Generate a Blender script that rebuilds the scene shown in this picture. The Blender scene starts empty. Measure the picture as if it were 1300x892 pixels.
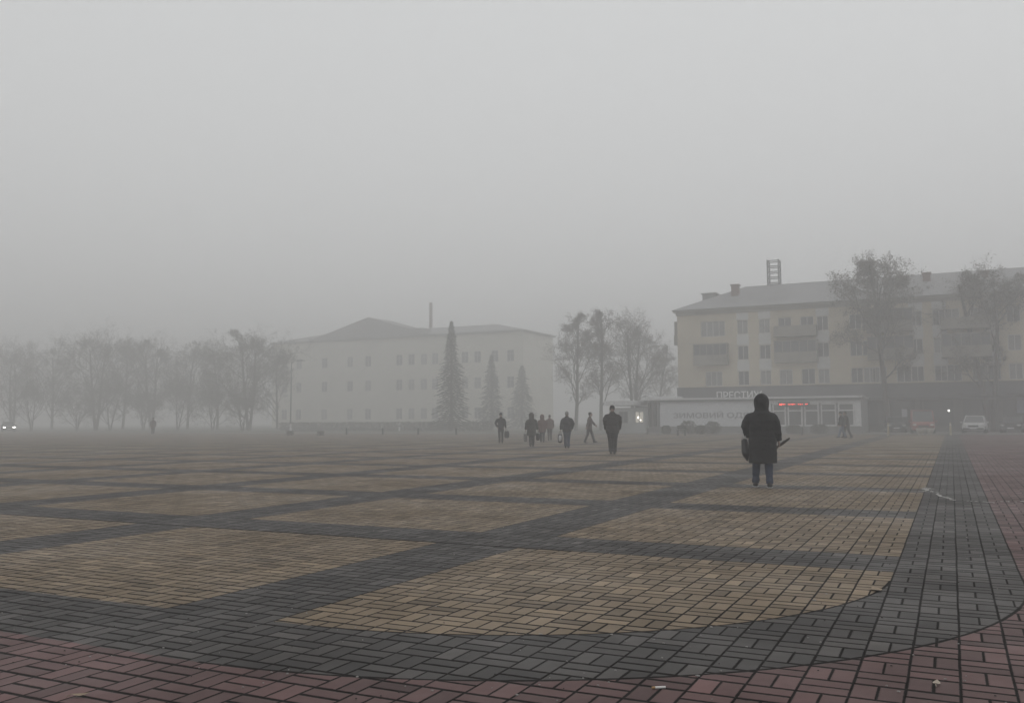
import bpy, bmesh, math, random
from math import sin, cos, pi, radians, sqrt, atan2, hypot
from mathutils import Vector, Matrix, noise as mnoise

random.seed(7)
SC = bpy.context.scene
COL = SC.collection
# ------------------------------------------------------------------ camera model
F, PITCH, ROLL, YAW = 1128.87, 0.077479, -0.0049985, 0.457677
MOD = 0.23                       # one paving module: two bricks side by side
OU, OV = 2.0464, -35.1463
CAMH = 5.4819 * MOD
W, H = 1300.0, 892.0

def dirw(x, z):
    c, s = cos(ROLL), sin(ROLL)
    x, z = x * c - z * s, x * s + z * c
    y = 1.0
    return _rot(x, y, z)

def _rot(x, y, z):
    c, s = cos(PITCH), sin(PITCH)
    y, z = y * c - z * s, y * s + z * c
    return Vector((x * cos(YAW) - y * sin(YAW), x * sin(YAW) + y * cos(YAW), z))

def ray(px, py):
    return dirw((px - W / 2) / F, -(py - H / 2) / F)

def gp(px, py, z=0.0):           # a point of the ground seen at a pixel of the photograph
    r = ray(px, py); t = (z - CAMH) / r.z
    return Vector((r.x * t, r.y * t, z))

def ay(px, py, Y):               # a point on the vertical plane y = Y
    r = ray(px, py); t = Y / r.y
    return Vector((r.x * t, Y, CAMH + r.z * t))

def ad(px, D):                   # ground point under a pixel column at a distance D along the view
    r = ray(px, 534.0); t = D
    return Vector((r.x * t, r.y * t, 0))

# ------------------------------------------------------------------ object helpers
def tag(o, label=None, cat=None, group=None, kind=None):
    if label: o['label'] = label
    if cat: o['category'] = cat
    if group: o['group'] = group
    if kind: o['kind'] = kind
    return o

def empty(name, loc=(0, 0, 0), rz=0.0):
    o = bpy.data.objects.new(name, None); COL.objects.link(o)
    o.location = loc; o.rotation_euler = (0, 0, rz)
    o.empty_display_size = .2
    return o

def copy_tree(o, parent=None):
    c = o.copy(); COL.objects.link(c)
    if parent: c.parent = parent
    for ch in list(o.children):
        copy_tree(ch, c)
    return c

class MB:
    def __init__(s): s.v = []; s.f = []
    def add(s, vs, fs):
        n = len(s.v); s.v += [tuple(p) for p in vs]; s.f += [tuple(i + n for i in f) for f in fs]
        return s
    def box(s, x0, y0, z0, x1, y1, z1):
        return s.add([(x0, y0, z0), (x1, y0, z0), (x1, y1, z0), (x0, y1, z0), (x0, y0, z1), (x1, y0, z1), (x1, y1, z1), (x0, y1, z1)],
                     [(0, 3, 2, 1), (4, 5, 6, 7), (0, 1, 5, 4), (1, 2, 6, 5), (2, 3, 7, 6), (3, 0, 4, 7)])
    def quad(s, a, b, c, d): return s.add([a, b, c, d], [(0, 1, 2, 3)])
    def tube(s, pts, rads, n=8, cap=True, ref=None):
        """pts: centres; rads: radius or (a, b); ref: direction the first radius lies along"""
        pts = [Vector(p) for p in pts]; rings = []
        prev = None
        for i, p in enumerate(pts):
            t = (pts[min(i + 1, len(pts) - 1)] - pts[max(i - 1, 0)])
            if t.length < 1e-9: t = Vector((0, 0, 1))
            t.normalize()
            if ref is not None:
                a = Vector(ref) - t * Vector(ref).dot(t)
                if a.length < 1e-4: a = t.orthogonal()
            elif prev is None: a = t.orthogonal()
            else: a = prev - t * prev.dot(t)
            a.normalize(); prev = a; b = t.cross(a)
            r = rads[i]; ra, rb = (r if isinstance(r, tuple) else (r, r))
            rings.append([p + a * (ra * cos(2 * pi * k / n)) + b * (rb * sin(2 * pi * k / n)) for k in range(n)])
        vs = [q for r in rings for q in r]; fs = []
        for i in range(len(rings) - 1):
            for k in range(n):
                k2 = (k + 1) % n
                fs.append((i * n + k, i * n + k2, (i + 1) * n + k2, (i + 1) * n + k))
        if cap:
            fs.append(tuple(range(n - 1, -1, -1))); m = (len(rings) - 1) * n
            fs.append(tuple(m + k for k in range(n)))
        return s.add(vs, fs)
    def cyl(s, x, y, z0, z1, r, n=16, r1=None):
        return s.tube([(x, y, z0), (x, y, z1)], [r, r if r1 is None else r1], n, ref=(1, 0, 0))
    def ball(s, c, rx, ry, rz, n=12, m=8):
        vs = []; fs = []
        for i in range(1, m):
            th = pi * i / m
            for k in range(n):
                a = 2 * pi * k / n
                vs.append((c[0] + rx * sin(th) * cos(a), c[1] + ry * sin(th) * sin(a), c[2] + rz * cos(th)))
        top = len(vs); vs.append((c[0], c[1], c[2] + rz)); bot = len(vs); vs.append((c[0], c[1], c[2] - rz))
        for i in range(m - 2):
            for k in range(n):
                k2 = (k + 1) % n
                fs.append((i * n + k, (i + 1) * n + k, (i + 1) * n + k2, i * n + k2))
        for k in range(n):
            k2 = (k + 1) % n
            fs.append((top, k, k2)); fs.append((bot, (m - 2) * n + k2, (m - 2) * n + k))
        return s.add(vs, fs)
    def build(s, name, m, parent=None, smooth=False, bevel=0.0, remesh=0.0, relax=0, sub=0):
        me = bpy.data.meshes.new(name); me.from_pydata(s.v, [], s.f); me.update()
        o = bpy.data.objects.new(name, me); COL.objects.link(o)
        if m: me.materials.append(m)
        mods = False
        if remesh:
            q = o.modifiers.new('r', 'REMESH'); q.mode = 'VOXEL'; q.voxel_size = remesh; mods = True
            if relax:
                q = o.modifiers.new('s', 'SMOOTH'); q.factor = .5; q.iterations = relax
        if bevel:
            q = o.modifiers.new('b', 'BEVEL'); q.width = bevel; q.segments = 2; q.limit_method = 'ANGLE'; mods = True
        if sub:
            q = o.modifiers.new('d', 'SUBSURF'); q.levels = sub; q.render_levels = sub; mods = True
        if mods:
            dg = bpy.context.evaluated_depsgraph_get()
            nm = bpy.data.meshes.new_from_object(o.evaluated_get(dg), depsgraph=dg)
            o.modifiers.clear(); o.data = nm; nm.name = name
            if m and not nm.materials: nm.materials.append(m)
        if smooth or remesh or sub:
            o.data.polygons.foreach_set('use_smooth', [True] * len(o.data.polygons)); o.data.update()
        if parent: o.parent = parent
        return o

def text_mesh(s, width, height, depth):
    cu = bpy.data.curves.new('lettering', 'FONT'); cu.body = s; cu.size = 1; cu.extrude = .5; cu.resolution_u = 3; cu.offset = .012
    o = bpy.data.objects.new('lettering', cu); COL.objects.link(o)
    dg = bpy.context.evaluated_depsgraph_get()
    me = bpy.data.meshes.new_from_object(o.evaluated_get(dg), depsgraph=dg)
    bpy.data.objects.remove(o)
    xs = [v.co.x for v in me.vertices]; ys = [v.co.y for v in me.vertices]
    x0, x1, y0, y1 = min(xs), max(xs), min(ys), max(ys)
    for v in me.vertices:            # stands up in the xz plane, faces -y
        v.co = ((v.co.x - x0) / (x1 - x0) * width, -v.co.z * depth, (v.co.y - y0) / (y1 - y0) * height)
    me.materials.clear()
    return me

# ------------------------------------------------------------------ materials
class E:                             # arithmetic on shader sockets
    nt = None
    def __init__(s, k): s.k = k
    @staticmethod
    def m(op, *a):
        n = E.nt.nodes.new('ShaderNodeMath'); n.operation = op
        for i, x in enumerate(a):
            if isinstance(x, E): E.nt.links.new(x.k, n.inputs[i])
            else: n.inputs[i].default_value = x
        return E(n.outputs[0])
    def __add__(s, o): return E.m('ADD', s, o)
    def __radd__(s, o): return E.m('ADD', o, s)
    def __sub__(s, o): return E.m('SUBTRACT', s, o)
    def __rsub__(s, o): return E.m('SUBTRACT', o, s)
    def __mul__(s, o): return E.m('MULTIPLY', s, o)
    def __rmul__(s, o): return E.m('MULTIPLY', o, s)
    def __truediv__(s, o): return E.m('DIVIDE', s, o)
    def __gt__(s, o): return E.m('GREATER_THAN', s, o)
    def __lt__(s, o): return E.m('LESS_THAN', s, o)
    def floor(s): return E.m('FLOOR', s)
    def mod(s, b): return E.m('FLOORED_MODULO', s, b)
    def abs(s): return E.m('ABSOLUTE', s)
    def min(s, o): return E.m('MINIMUM', s, o)
    def max(s, o): return E.m('MAXIMUM', s, o)
    def sqrt(s): return E.m('SQRT', s)
    def step(s, a, b):
        n = E.nt.nodes.new('ShaderNodeMapRange'); n.interpolation_type = 'SMOOTHSTEP'
        E.nt.links.new(s.k, n.inputs[0]); n.inputs[1].default_value = a; n.inputs[2].default_value = b
        return E(n.outputs[0])
    @staticmethod
    def lerp(a, b, t): return a + (b - a) * t
    @staticmethod
    def vec(x, y, z):
        n = E.nt.nodes.new('ShaderNodeCombineXYZ')
        for i, q in enumerate((x, y, z)):
            if isinstance(q, E): E.nt.links.new(q.k, n.inputs[i])
            else: n.inputs[i].default_value = q
        return E(n.outputs[0])
    @staticmethod
    def noise(vec, scale, detail=3, rough=.5):
        n = E.nt.nodes.new('ShaderNodeTexNoise'); n.inputs['Scale'].default_value = scale; n.inputs['Detail'].default_value = detail
        n.inputs['Roughness'].default_value = rough
        if vec is not None: E.nt.links.new(vec.k, n.inputs['Vector'])
        return E(n.outputs[0])
    @staticmethod
    def white(vec):
        n = E.nt.nodes.new('ShaderNodeTexWhiteNoise'); n.noise_dimensions = '3D'; E.nt.links.new(vec.k, n.inputs['Vector'])
        return E(n.outputs[0]), E(n.outputs[1])
    @staticmethod
    def mix(a, b, t):
        n = E.nt.nodes.new('ShaderNodeMix'); n.data_type = 'RGBA'
        for i, q in ((6, a), (7, b)):
            if isinstance(q, E): E.nt.links.new(q.k, n.inputs[i])
            else: n.inputs[i].default_value = (*q, 1)
        if isinstance(t, E): E.nt.links.new(t.k, n.inputs[0])
        else: n.inputs[0].default_value = t
        return E(n.outputs[2])
    @staticmethod
    def scale(c, t):
        n = E.nt.nodes.new('ShaderNodeVectorMath'); n.operation = 'SCALE'
        E.nt.links.new(c.k, n.inputs[0])
        if isinstance(t, E): E.nt.links.new(t.k, n.inputs['Scale'])
        else: n.inputs['Scale'].default_value = t
        return E(n.outputs[0])

def new_mat(name):
    m = bpy.data.materials.new(name); m.use_nodes = True; nt = m.node_tree
    b = next(n for n in nt.nodes if n.type == 'BSDF_PRINCIPLED'); E.nt = nt
    return m, nt, b

def geo():
    n = E.nt.nodes.new('ShaderNodeNewGeometry'); return E(n.outputs['Position'])
def objc():
    n = E.nt.nodes.new('ShaderNodeTexCoord'); return E(n.outputs['Object'])
def bump(b, h, dist, strength=1.0):
    n = E.nt.nodes.new('ShaderNodeBump'); n.inputs['Distance'].default_value = dist; n.inputs['Strength'].default_value = strength
    E.nt.links.new(h.k, n.inputs['Height']); E.nt.links.new(n.outputs[0], b.inputs['Normal'])

MATS = {}
def mat(name, c, rough=.7, var=.25, scale=4.0, bmp=0.0, metal=0.0, spec=.4, stain=0.0, leaf=False):
    """a surface of colour c with mottling of its own, fine grain and optional stains"""
    if name in MATS: return MATS[name]
    m, nt, b = new_mat(name)
    v = objc()
    n1 = E.noise(v, scale, 4, .6); n2 = E.noise(v, scale * 9, 3, .6)
    k = 1.0 + (n1 - .5) * (2 * var) + (n2 - .5) * var
    col = E.mix(c, c, 0.0)
    if stain:
        st = E.noise(v, scale * .35, 5, .65).step(.48, .72)
        col = E.mix(c, tuple(x * (1 - stain) for x in c), st)
    if leaf:
        g = E.nt.nodes.new('ShaderNodeNewGeometry')
        k = k * (.55 + E(g.outputs['Random Per Island']) * .9)
    nt.links.new(E.scale(col, k).k, b.inputs['Base Color'])
    b.inputs['Roughness'].default_value = rough; b.inputs['Metallic'].default_value = metal
    b.inputs['Specular IOR Level'].default_value = spec
    if bmp: bump(b, n2 + n1, bmp)
    MATS[name] = m
    return m

def emat(name, c, strength):
    if name in MATS: return MATS[name]
    m, nt, b = new_mat(name)
    b.inputs['Base Color'].default_value = (*[min(1, x) * .5 for x in c], 1)
    b.inputs['Emission Color'].default_value = (*c, 1); b.inputs['Emission Strength'].default_value = strength
    MATS[name] = m
    return m

def paving_mat():
    m, nt, b = new_mat('brick_paving')
    P = geo()
    sx = nt.nodes.new('ShaderNodeSeparateXYZ'); nt.links.new(P.k, sx.inputs[0])
    wob = (E.noise(P, .9, 2) - .5) * .05
    wob2 = (E.noise(E.vec(E(sx.outputs[1]), E(sx.outputs[0]), 3.0), .9, 2) - .5) * .05
    U = E(sx.outputs[0]) / MOD + OU + wob
    V = E(sx.outputs[1]) / MOD + OV + wob2
    iu, iv = U.floor(), V.floor(); fu, fv = U - iu, V - iv
    par = (iu + iv).mod(2.0) > .5                       # 0: bricks lie along V, 1: along U
    f = E.lerp(fu, fv, par)
    half = f > .5
    w1, wc = E.white(E.vec(iu, iv, half))
    w2, _ = E.white(E.vec(iv, iu, half + 7.0))
    # joints: module edges open wider than the joint inside a pair
    jo = (fu.min(1.0 - fu) * 1.25).min(fv.min(1.0 - fv) * .68)
    ji = (f - .5).abs() * (1.10 - par * .42) + .004
    j = jo.min(ji)
    crack_zone = (U < -12.5) * (U > -60.0)
    jc = V.abs() - .10
    j = E.lerp(j, j.min(jc), crack_zone)
    # the plaza's rounded corner
    qx = (U + 14.3).max(0.0); qy = (-1.3 - V).max(0.0)
    d = (qx * qx + qy * qy).sqrt()
    inner = d < 14.3; outer = d < 18.3
    curve = (qx > .6) * (qy > .6)
    arcj = (d - 14.3).abs().min((d - 18.3).abs()) * .75
    j = E.lerp(j, j.min(arcj), curve)
    edge_noise = (E.noise(P, 34, 4, .65) - .5) * .034
    jj = j + edge_noise + (w2 - .5) * .014
    joint = 1.0 - jj.step(.026, .050)
    mu = U.mod(19.0); mv = V.mod(19.0)
    yellow = inner * (mu > 4.0) * ((mv > 4.0).max(V < -13.0))
    # colours of the three concrete bricks
    yc = E.mix((.188, .138, .086), (.146, .109, .070), w1)
    gc = E.mix((.055, .049, .0455), (.034, .0315, .030), w1)
    rc = E.mix((.108, .053, .050), (.076, .043, .041), w1)
    col = E.mix(rc, gc, outer)
    col = E.mix(col, yc, yellow)
    # bleached and soaked bricks here and there
    col = E.scale(col, 1.0 + (w2 - .5) * .24 + (w2 > .955) * .22 - (w2 < .07) * .20)
    grain = E.noise(P, 260, 3, .7); mott = E.noise(P, 22, 4, .6); big = E.noise(P, .55, 5, .6); mid = E.noise(P, 2.4, 4, .6)
    col = E.scale(col, .52 + grain * .40 + mott * .32 + (big - .5) * .70 + (mid - .5) * .65 + .12)
    dust = E.noise(P, 5.5, 6, .7).step(.60, .78) * .16
    col = E.mix(col, (.10, .09, .082), dust)
    jcol = E.mix((.0050, .0042, .0040), (.010, .008, .007), E.noise(P, 3.1, 4))
    col = E.mix(col, jcol, joint)
    nt.links.new(col.k, b.inputs['Base Color'])
    rough = .76 - (big - .5) * .9 + (w1 - .5) * .12 - mid * .14
    nt.links.new(rough.k, b.inputs['Roughness'])
    nt.links.new((.30 - joint * .28).k, b.inputs['Specular IOR Level'])
    hgt = jj.step(.0, .075) + grain * .07 + w2 * .25
    bump(b, hgt, .006, .8)
    return m

# ------------------------------------------------------------------ world, sun, haze, camera
SUN_EL, SUN_AZ = radians(48), radians(-40)
world = bpy.data.worlds.new('World'); SC.world = world; world.use_nodes = True
wn = world.node_tree; bg = next(n for n in wn.nodes if n.type == 'BACKGROUND')
sky = wn.nodes.new('ShaderNodeTexSky'); sky.sky_type = 'NISHITA'; sky.sun_disc = False
sky.sun_elevation = SUN_EL; sky.sun_rotation = -SUN_AZ
sky.air_density = 1.0; sky.dust_density = 4.0; sky.ozone_density = 1.0
hs = wn.nodes.new('ShaderNodeHueSaturation'); hs.inputs['Saturation'].default_value = .06
wn.links.new(sky.outputs[0], hs.inputs['Color'])
wmix = wn.nodes.new('ShaderNodeMix'); wmix.data_type = 'RGBA'; wmix.inputs[0].default_value = .85
wmix.inputs[7].default_value = (8.4, 8.55, 8.6, 1)          # even cloud deck
wn.links.new(hs.outputs[0], wmix.inputs[6]); wn.links.new(wmix.outputs[2], bg.inputs['Color'])
bg.inputs['Strength'].default_value = .10

sl = bpy.data.lights.new('sun', 'SUN'); sl.energy = .5; sl.angle = radians(60); sl.color = (1, .97, .93)
so = bpy.data.objects.new('sun', sl); COL.objects.link(so)
so.rotation_euler = (pi / 2 - SUN_EL, 0, pi + SUN_AZ + YAW)

cam = bpy.data.cameras.new('camera'); co = bpy.data.objects.new('camera', cam); COL.objects.link(co)
cam.sensor_fit = 'HORIZONTAL'; cam.sensor_width = 36; cam.lens = 36 * F / W; cam.clip_end = 3000; cam.clip_start = .05
rx = dirw(1, 0) - dirw(0, 0); uz = dirw(0, 1) - dirw(0, 0); fw = dirw(0, 0)
M = Matrix((rx, uz, -fw)).transposed().to_4x4(); M.translation = (0, 0, CAMH); co.matrix_world = M
SC.camera = co
SC.view_settings.view_transform = 'Standard'; SC.view_settings.look = 'None'; SC.view_settings.gamma = 1
SC.view_settings.exposure = 0.0
SC.view_settings.use_curve_mapping = False

HAZE = .0088
hm = bpy.data.materials.new('haze'); hm.use_nodes = True; hn = hm.node_tree
for n in list(hn.nodes):
    if n.type != 'OUTPUT_MATERIAL': hn.nodes.remove(n)
pv = hn.nodes.new('ShaderNodeVolumePrincipled'); pv.inputs['Density'].default_value = HAZE
pv.inputs['Color'].default_value = (.845, .845, .845, 1); pv.inputs['Anisotropy'].default_value = 0.0
pv.inputs['Density Attribute'].default_value = ''
hn.links.new(pv.outputs[0], next(n for n in hn.nodes if n.type == 'OUTPUT_MATERIAL').inputs['Volume'])
tag(MB().box(-460, -460, -1.0, 460, 460, 27.8).build('haze', hm), kind='stuff')
SC.cycles.volume_bounces = 4; SC.cycles.max_bounces = 8; SC.cycles.diffuse_bounces = 3; SC.cycles.glossy_bounces = 2
SC.cycles.use_denoising = True

# ------------------------------------------------------------------ ground
def sheet(name, poly, z, m):
    b = MB(); b.add([(x, y, z) for x, y in poly], [tuple(range(len(poly)))])
    return tag(b.build(name, m), kind='structure')

M_asph = mat('asphalt', (.060, .058, .056), .75, .3, .6, .004, stain=.3)
M_walk = mat('pavement_slabs', (.17, .165, .155), .8, .25, .8, .003, stain=.3)
M_lawn = mat('lawn_soil', (.055, .060, .038), .9, .4, .8, .02)
YP = 76.2                          # far edge of the plaza
sheet('ground', [(-440, -440), (440, -440), (440, 440), (-440, 440)], -.02, M_asph)
PLX0, PLX1, PLY0 = -150.0, 60.0, -16.0
sheet('plaza', [(PLX0, PLY0), (PLX1, PLY0), (PLX1, YP), (PLX0, YP)], 0.0, paving_mat())
kb = MB(); kb.box(PLX0, YP, -.02, PLX1, YP + .16, .03)
tag(kb.build('kerb', M_walk, bevel=.01), kind='structure')
sheet('path', [(-200, YP + .16), (-30, YP + .16), (-30, YP + 6), (-200, YP + 6)], -.008, M_walk)
sheet('lawn', [(-260, YP + 6.0), (-34, YP + 6.0), (-34, 200), (-260, 200)], -.012, M_lawn)
sheet('pavement', [(-30, 80.6), (80, 80.6), (80, 94.0), (-30, 94.0)], -.004, M_walk)

# ------------------------------------------------------------------ people
SKIN = mat('skin', (.30, .205, .165), .6, .1, 12)
def lerp(a, b, t): return a + (b - a) * t
def ik(a, b, l1, l2, bend):
    a, b, bend = Vector(a), Vector(b), Vector(bend)
    d = b - a; L = min(d.length, (l1 + l2) * .999); u = d.normalized()
    x = (l1 * l1 - l2 * l2 + L * L) / (2 * L); hgt = sqrt(max(0, l1 * l1 - x * x))
    n = (bend - u * bend.dot(u)).normalized()
    return a + u * x + n * hgt, a + u * L

def rumple(o, amp, seed):            # folds and quilting of the cloth
    off = Vector((seed * 1.7, seed * .9, 0)); vs = o.data.vertices
    ns = [v.normal.copy() for v in vs]
    for v, n in zip(vs, ns):
        q = v.co + off
        v.co = v.co + n * amp * (mnoise.noise(Vector((q.x * 5, q.y * 5, q.z * 9))) + .6 * mnoise.noise(Vector((q.x * 13, q.y * 13, q.z * 22))) + .35 * sin(q.z * 52))
    o.data.update()

def make_person(px, py, hgt, look, pose, facing=None, label='', group=None, at=None, fine=.012):
    """look: colours and cut of the clothes; pose: joints in body heights, the figure faces +y"""
    p = gp(px, py) if at is None else at
    rz = atan2(-p.x, p.y) if facing is None else facing
    root = tag(empty('person', p, rz), label, 'person', group)
    S = hgt
    hipz = .515 * S; shz = .815 * S
    lean = pose.get('lean', 0.0) * S
    hips = [Vector((sx * .052 * S, 0, hipz)) for sx in (-1, 1)]
    shw = look.get('shoulder', .108) * S
    sh = [Vector((sx * shw, lean * .8, shz)) for sx in (-1, 1)]
    feet = [Vector((fx * S, fy * S, (.042 + fz) * S)) for fx, fy, fz in pose['feet']]
    hands = [Vector((hx * S, hy * S, hz * S)) for hx, hy, hz in pose['hands']]
    legs = []
    for i in (0, 1):
        k, ft = ik(hips[i], feet[i], .245 * S, .240 * S, (0, 1, 0)); legs.append((hips[i], k, ft))
    arms = []
    for i in (0, 1):
        sx = -1 if i == 0 else 1
        eb = pose.get('elbow', [(sx * .5, -1, 0)] * 2)[i] if 'elbow' in pose else (sx * .5, -1, 0)
        e, hd = ik(sh[i], hands[i], .165 * S, .150 * S, eb); arms.append((sh[i], e, hd))
    # ---- body: one continuous surface from crown to soles
    b = MB()
    ly = lambda z: lean * max(0, (z / S - .5)) / .32
    def torso(mb, secs, n=20):
        mb.tube([(0, ly(z * S) + oy * S, z * S) for z, a, c, oy in secs], [(a * S, c * S) for z, a, c, oy in secs], n, ref=(1, 0, 0))
    torso(b, [(.475, .055, .045, 0), (.50, .088, .062, -.004), (.54, .092, .066, -.006), (.60, .078, .056, 0), (.66, .082, .058, .004),
              (.74, .098, .064, .004), (.78, .080, .052, 0), (.805, .060, .042, -.002), (.838, .034, .032, 0), (.88, .032, .033, .006)])
    for i in (0, 1):
        h0, k, ft = legs[i]
        b.tube([h0 + Vector((0, 0, .02 * S)), lerp(h0, k, .4), k, lerp(k, ft, .3), lerp(k, ft, .75), ft - Vector((0, 0, .02 * S))],
               [.058 * S, .052 * S, .034 * S, .036 * S, .024 * S, .021 * S], 10)
        b.tube([ft + Vector((0, -.030 * S, -.024 * S)), ft + Vector((0, .02 * S, -.022 * S)), ft + Vector((0, .085 * S, -.030 * S))], [(.019 * S, .016 * S), (.023 * S, .018 * S), (.022 * S, .010 * S)], 8, ref=(1, 0, 0))
        s0, e, hd = arms[i]
        b.tube([s0 + Vector((-.02 * S * (1 if i else -1), 0, -.032 * S)), lerp(s0, e, .5), e, lerp(e, hd, .35), hd], [.026 * S, .028 * S, .024 * S, .024 * S, .016 * S], 10)
        fd = (hd - e).normalized(); side = Vector((1 if i == 0 else -1, 0, 0)); palm = Vector((0, 1, 0)) - fd * fd.y
        palm = palm.normalized() if palm.length > .2 else Vector((0, 0, 1)); nrm = fd.cross(palm).normalized()
        b.tube([hd, hd + fd * .022 * S, hd + fd * .045 * S], [(.020 * S, .013 * S), (.025 * S, .013 * S), (.024 * S, .012 * S)], 8, ref=palm)
        curl = nrm * (1 if nrm.x * side.x > 0 else -1)
        for q, L in ((-.75, .036), (-.25, .043), (.25, .046), (.75, .040)):
            base = hd + fd * .042 * S + palm * (q * .022 * S)
            b.tube([base - fd * .01 * S, base + fd * L * .45 * S, base + fd * L * .72 * S + curl * L * .4 * S, base + fd * L * .6 * S + curl * L * .8 * S], [.0062 * S, .006 * S, .0058 * S, .005 * S], 6)
        tb = hd + fd * .014 * S + palm * .018 * S
        b.tube([tb - palm * .008 * S, tb + palm * .014 * S + fd * .014 * S, tb + palm * .016 * S + fd * .032 * S + curl * .012 * S], [.0085 * S, .0075 * S, .006 * S], 6)
    # ---- head
    hy = ly(.93 * S) + .008 * S; tilt = pose.get('nod', 0.0)
    hs_ = [(.868, .030, .034, .014), (.880, .038, .046, .012), (.900, .043, .054, .006), (.925, .046, .059, .002), (.950, .046, .060, -.001), (.972, .041, .053, -.003), (.988, .029, .037, -.004), (.998, .010, .013, -.004)]
    hm_ = MB(); hm_.tube([(0, hy + oy * S, z * S) for z, a, c, oy in hs_], [(a * S, c * S) for z, a, c, oy in hs_], 16, ref=(1, 0, 0))
    fy0 = hy + .058 * S
    hm_.tube([(0, fy0 - .006 * S, .938 * S), (0, fy0 + .008 * S, .922 * S), (0, fy0 + .010 * S, .912 * S), (0, fy0 - .004 * S, .906 * S)], [.005 * S, .007 * S, .0095 * S, .006 * S], 8)
    hm_.ball((0, fy0 - .004 * S, .893 * S), .015 * S, .007 * S, .0055 * S, 8, 6)
    hm_.ball((0, hy + .050 * S, .874 * S), .018 * S, .012 * S, .010 * S, 8, 6)
    for sx in (-1, 1):
        hm_.ball((sx * .047 * S, hy - .006 * S, .922 * S), .005 * S, .012 * S, .018 * S, 8, 6)
        hm_.ball((sx * .018 * S, fy0 - .008 * S, .942 * S), .013 * S, .008 * S, .0045 * S, 8, 6)
    b.add(hm_.v, hm_.f)
    body = b.build('body', SKIN, root, remesh=fine * .8, relax=3)
    for sx in (-1, 1):
        MB().ball((sx * .018 * S, fy0 - .005 * S, .931 * S), .0065 * S, .004 * S, .0045 * S, 8, 6).build('eye', mat('eye_dark', (.03, .025, .02), .2, 0), root, smooth=True)
    # ---- trousers
    t = MB(); lw = look.get('leg', 1.0)
    t.tube([(0, 0, .46 * S), (0, -.004 * S, .50 * S), (0, -.004 * S, .56 * S), (0, 0, .60 * S)], [(.07 * S, .055 * S), (.102 * S, .075 * S), (.10 * S, .072 * S), (.09 * S, .062 * S)], 16, ref=(1, 0, 0))
    for i in (0, 1):
        h0, k, ft = legs[i]
        bag = Vector((0, -.006 * S, 0))
        t.tube([h0 + Vector((0, 0, .01 * S)), lerp(h0, k, .5) + bag, k, lerp(k, ft, .35) + bag, lerp(k, ft, .7), lerp(k, ft, .9) + Vector((0, -.004 * S, 0)), lerp(k, ft, .985)],
               [.066 * S * lw, .058 * S * lw, .046 * S * lw, .044 * S * lw, .039 * S * lw, .042 * S * lw, .040 * S * lw], 12)
    rumple(t.build('trousers', look['trousers'], root, remesh=fine, relax=2), .007, px + 3)
    # ---- shoes
    for i in (0, 1):
        ft = legs[i][2]; z0 = ft.z - .042 * S
        pit = pose.get('toe', (0, 0))[i]          # heel lifted: toe points down
        q = MB()
        secs = [(-.040, .018, .020, .022), (-.028, .024, .030, .031), (.005, .025, .032, .034), (.040, .028, .024, .026), (.075, .028, .018, .019), (.098, .019, .012, .013)]
        q.tube([(ft.x, ft.y + y * S, z0 + zc * S - pit * (y + .04) * S) for y, a, c, zc in secs], [(a * S * 1.08, c * S) for y, a, c, zc in secs], 12, ref=(1, 0, 0))
        sh_o = q.build('shoe', look['shoes'], root, smooth=True)
        s2 = MB()
        so_ = [(-.042, .020), (-.02, .026), (.04, .031), (.08, .030), (.102, .019)]
        s2.tube([(ft.x, ft.y + y * S, z0 + .006 * S - pit * (y + .04) * S) for y, a in so_], [(a * S * 1.08, .007 * S) for y, a in so_], 12, ref=(1, 0, 0))
        s2.build('sole', look.get('sole', look['shoes']), sh_o, smooth=True)
    # ---- coat or jacket with its sleeves
    c = MB(); hem = look['hem']; fl = look.get('flare', 1.0); bw = look.get('bulk', 1.0)
    secs = []
    if hem < .5:
        secs += [(hem, .128 * fl, .100 * fl, 0), (hem + .012, .133 * fl, .104 * fl, 0), (lerp(hem, .5, .5), .130 * lerp(1, fl, .6), .100, 0), (.5, .128, .098, -.004)]
    else:
        secs += [(hem, .108, .082, 0), (hem + .01, .118, .092, 0), (hem + .05, .120, .095, 0)]
    secs += [(.60, .116, .090, 0), (.68, .120, .092, 0), (.73, .130, .092, .002), (.765, .127, .084, 0), (.795, .110, .072, -.001), (.818, .084, .062, -.002), (.838, .060, .052, 0), (.866, .050, .048, .004)]
    secs = sorted(set(secs)); out = []
    for z, a, cc, oy in secs:
        if not out or z - out[-1][0] > .008: out.append((z, a * bw, cc * bw, oy))
    torso(c, out, 24)
    sw = look.get('sleeve', 1.0)
    for i in (0, 1):
        s0, e, hd = arms[i]
        dn = Vector((0, 0, -S))
        ce = Vector((0, s0.y, shz))
        c.tube([lerp(s0, ce, .70) + dn * .020, lerp(s0, ce, .38) + dn * .028, lerp(s0, e, .06) + dn * .036, lerp(s0, e, .30) + dn * .012, lerp(s0, e, .60), e, lerp(e, hd, .45), lerp(e, hd, .9), lerp(e, hd, 1.0)],
               [.030 * S, .040 * S, .047 * S, .051 * S * lerp(1, sw, .7), .051 * S * sw, .047 * S * sw, .044 * S * sw, .036 * S * sw, .031 * S * sw], 14)
    if look.get('hood_down'):
        c.tube([(-.075 * S, -.02 * S, .845 * S), (-.05 * S, -.062 * S, .850 * S), (0, -.078 * S, .846 * S), (.05 * S, -.062 * S, .850 * S), (.075 * S, -.02 * S, .845 * S)], [.022 * S, .032 * S, .036 * S, .032 * S, .022 * S], 10)
    co_ = c.build('coat' if hem < .5 else 'jacket', look['coat'], root, remesh=fine, relax=3)
    rumple(co_, .012 * look.get('rumple', 1.0), px)
    # ---- what is on the head
    hd_ = look.get('head')
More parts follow.
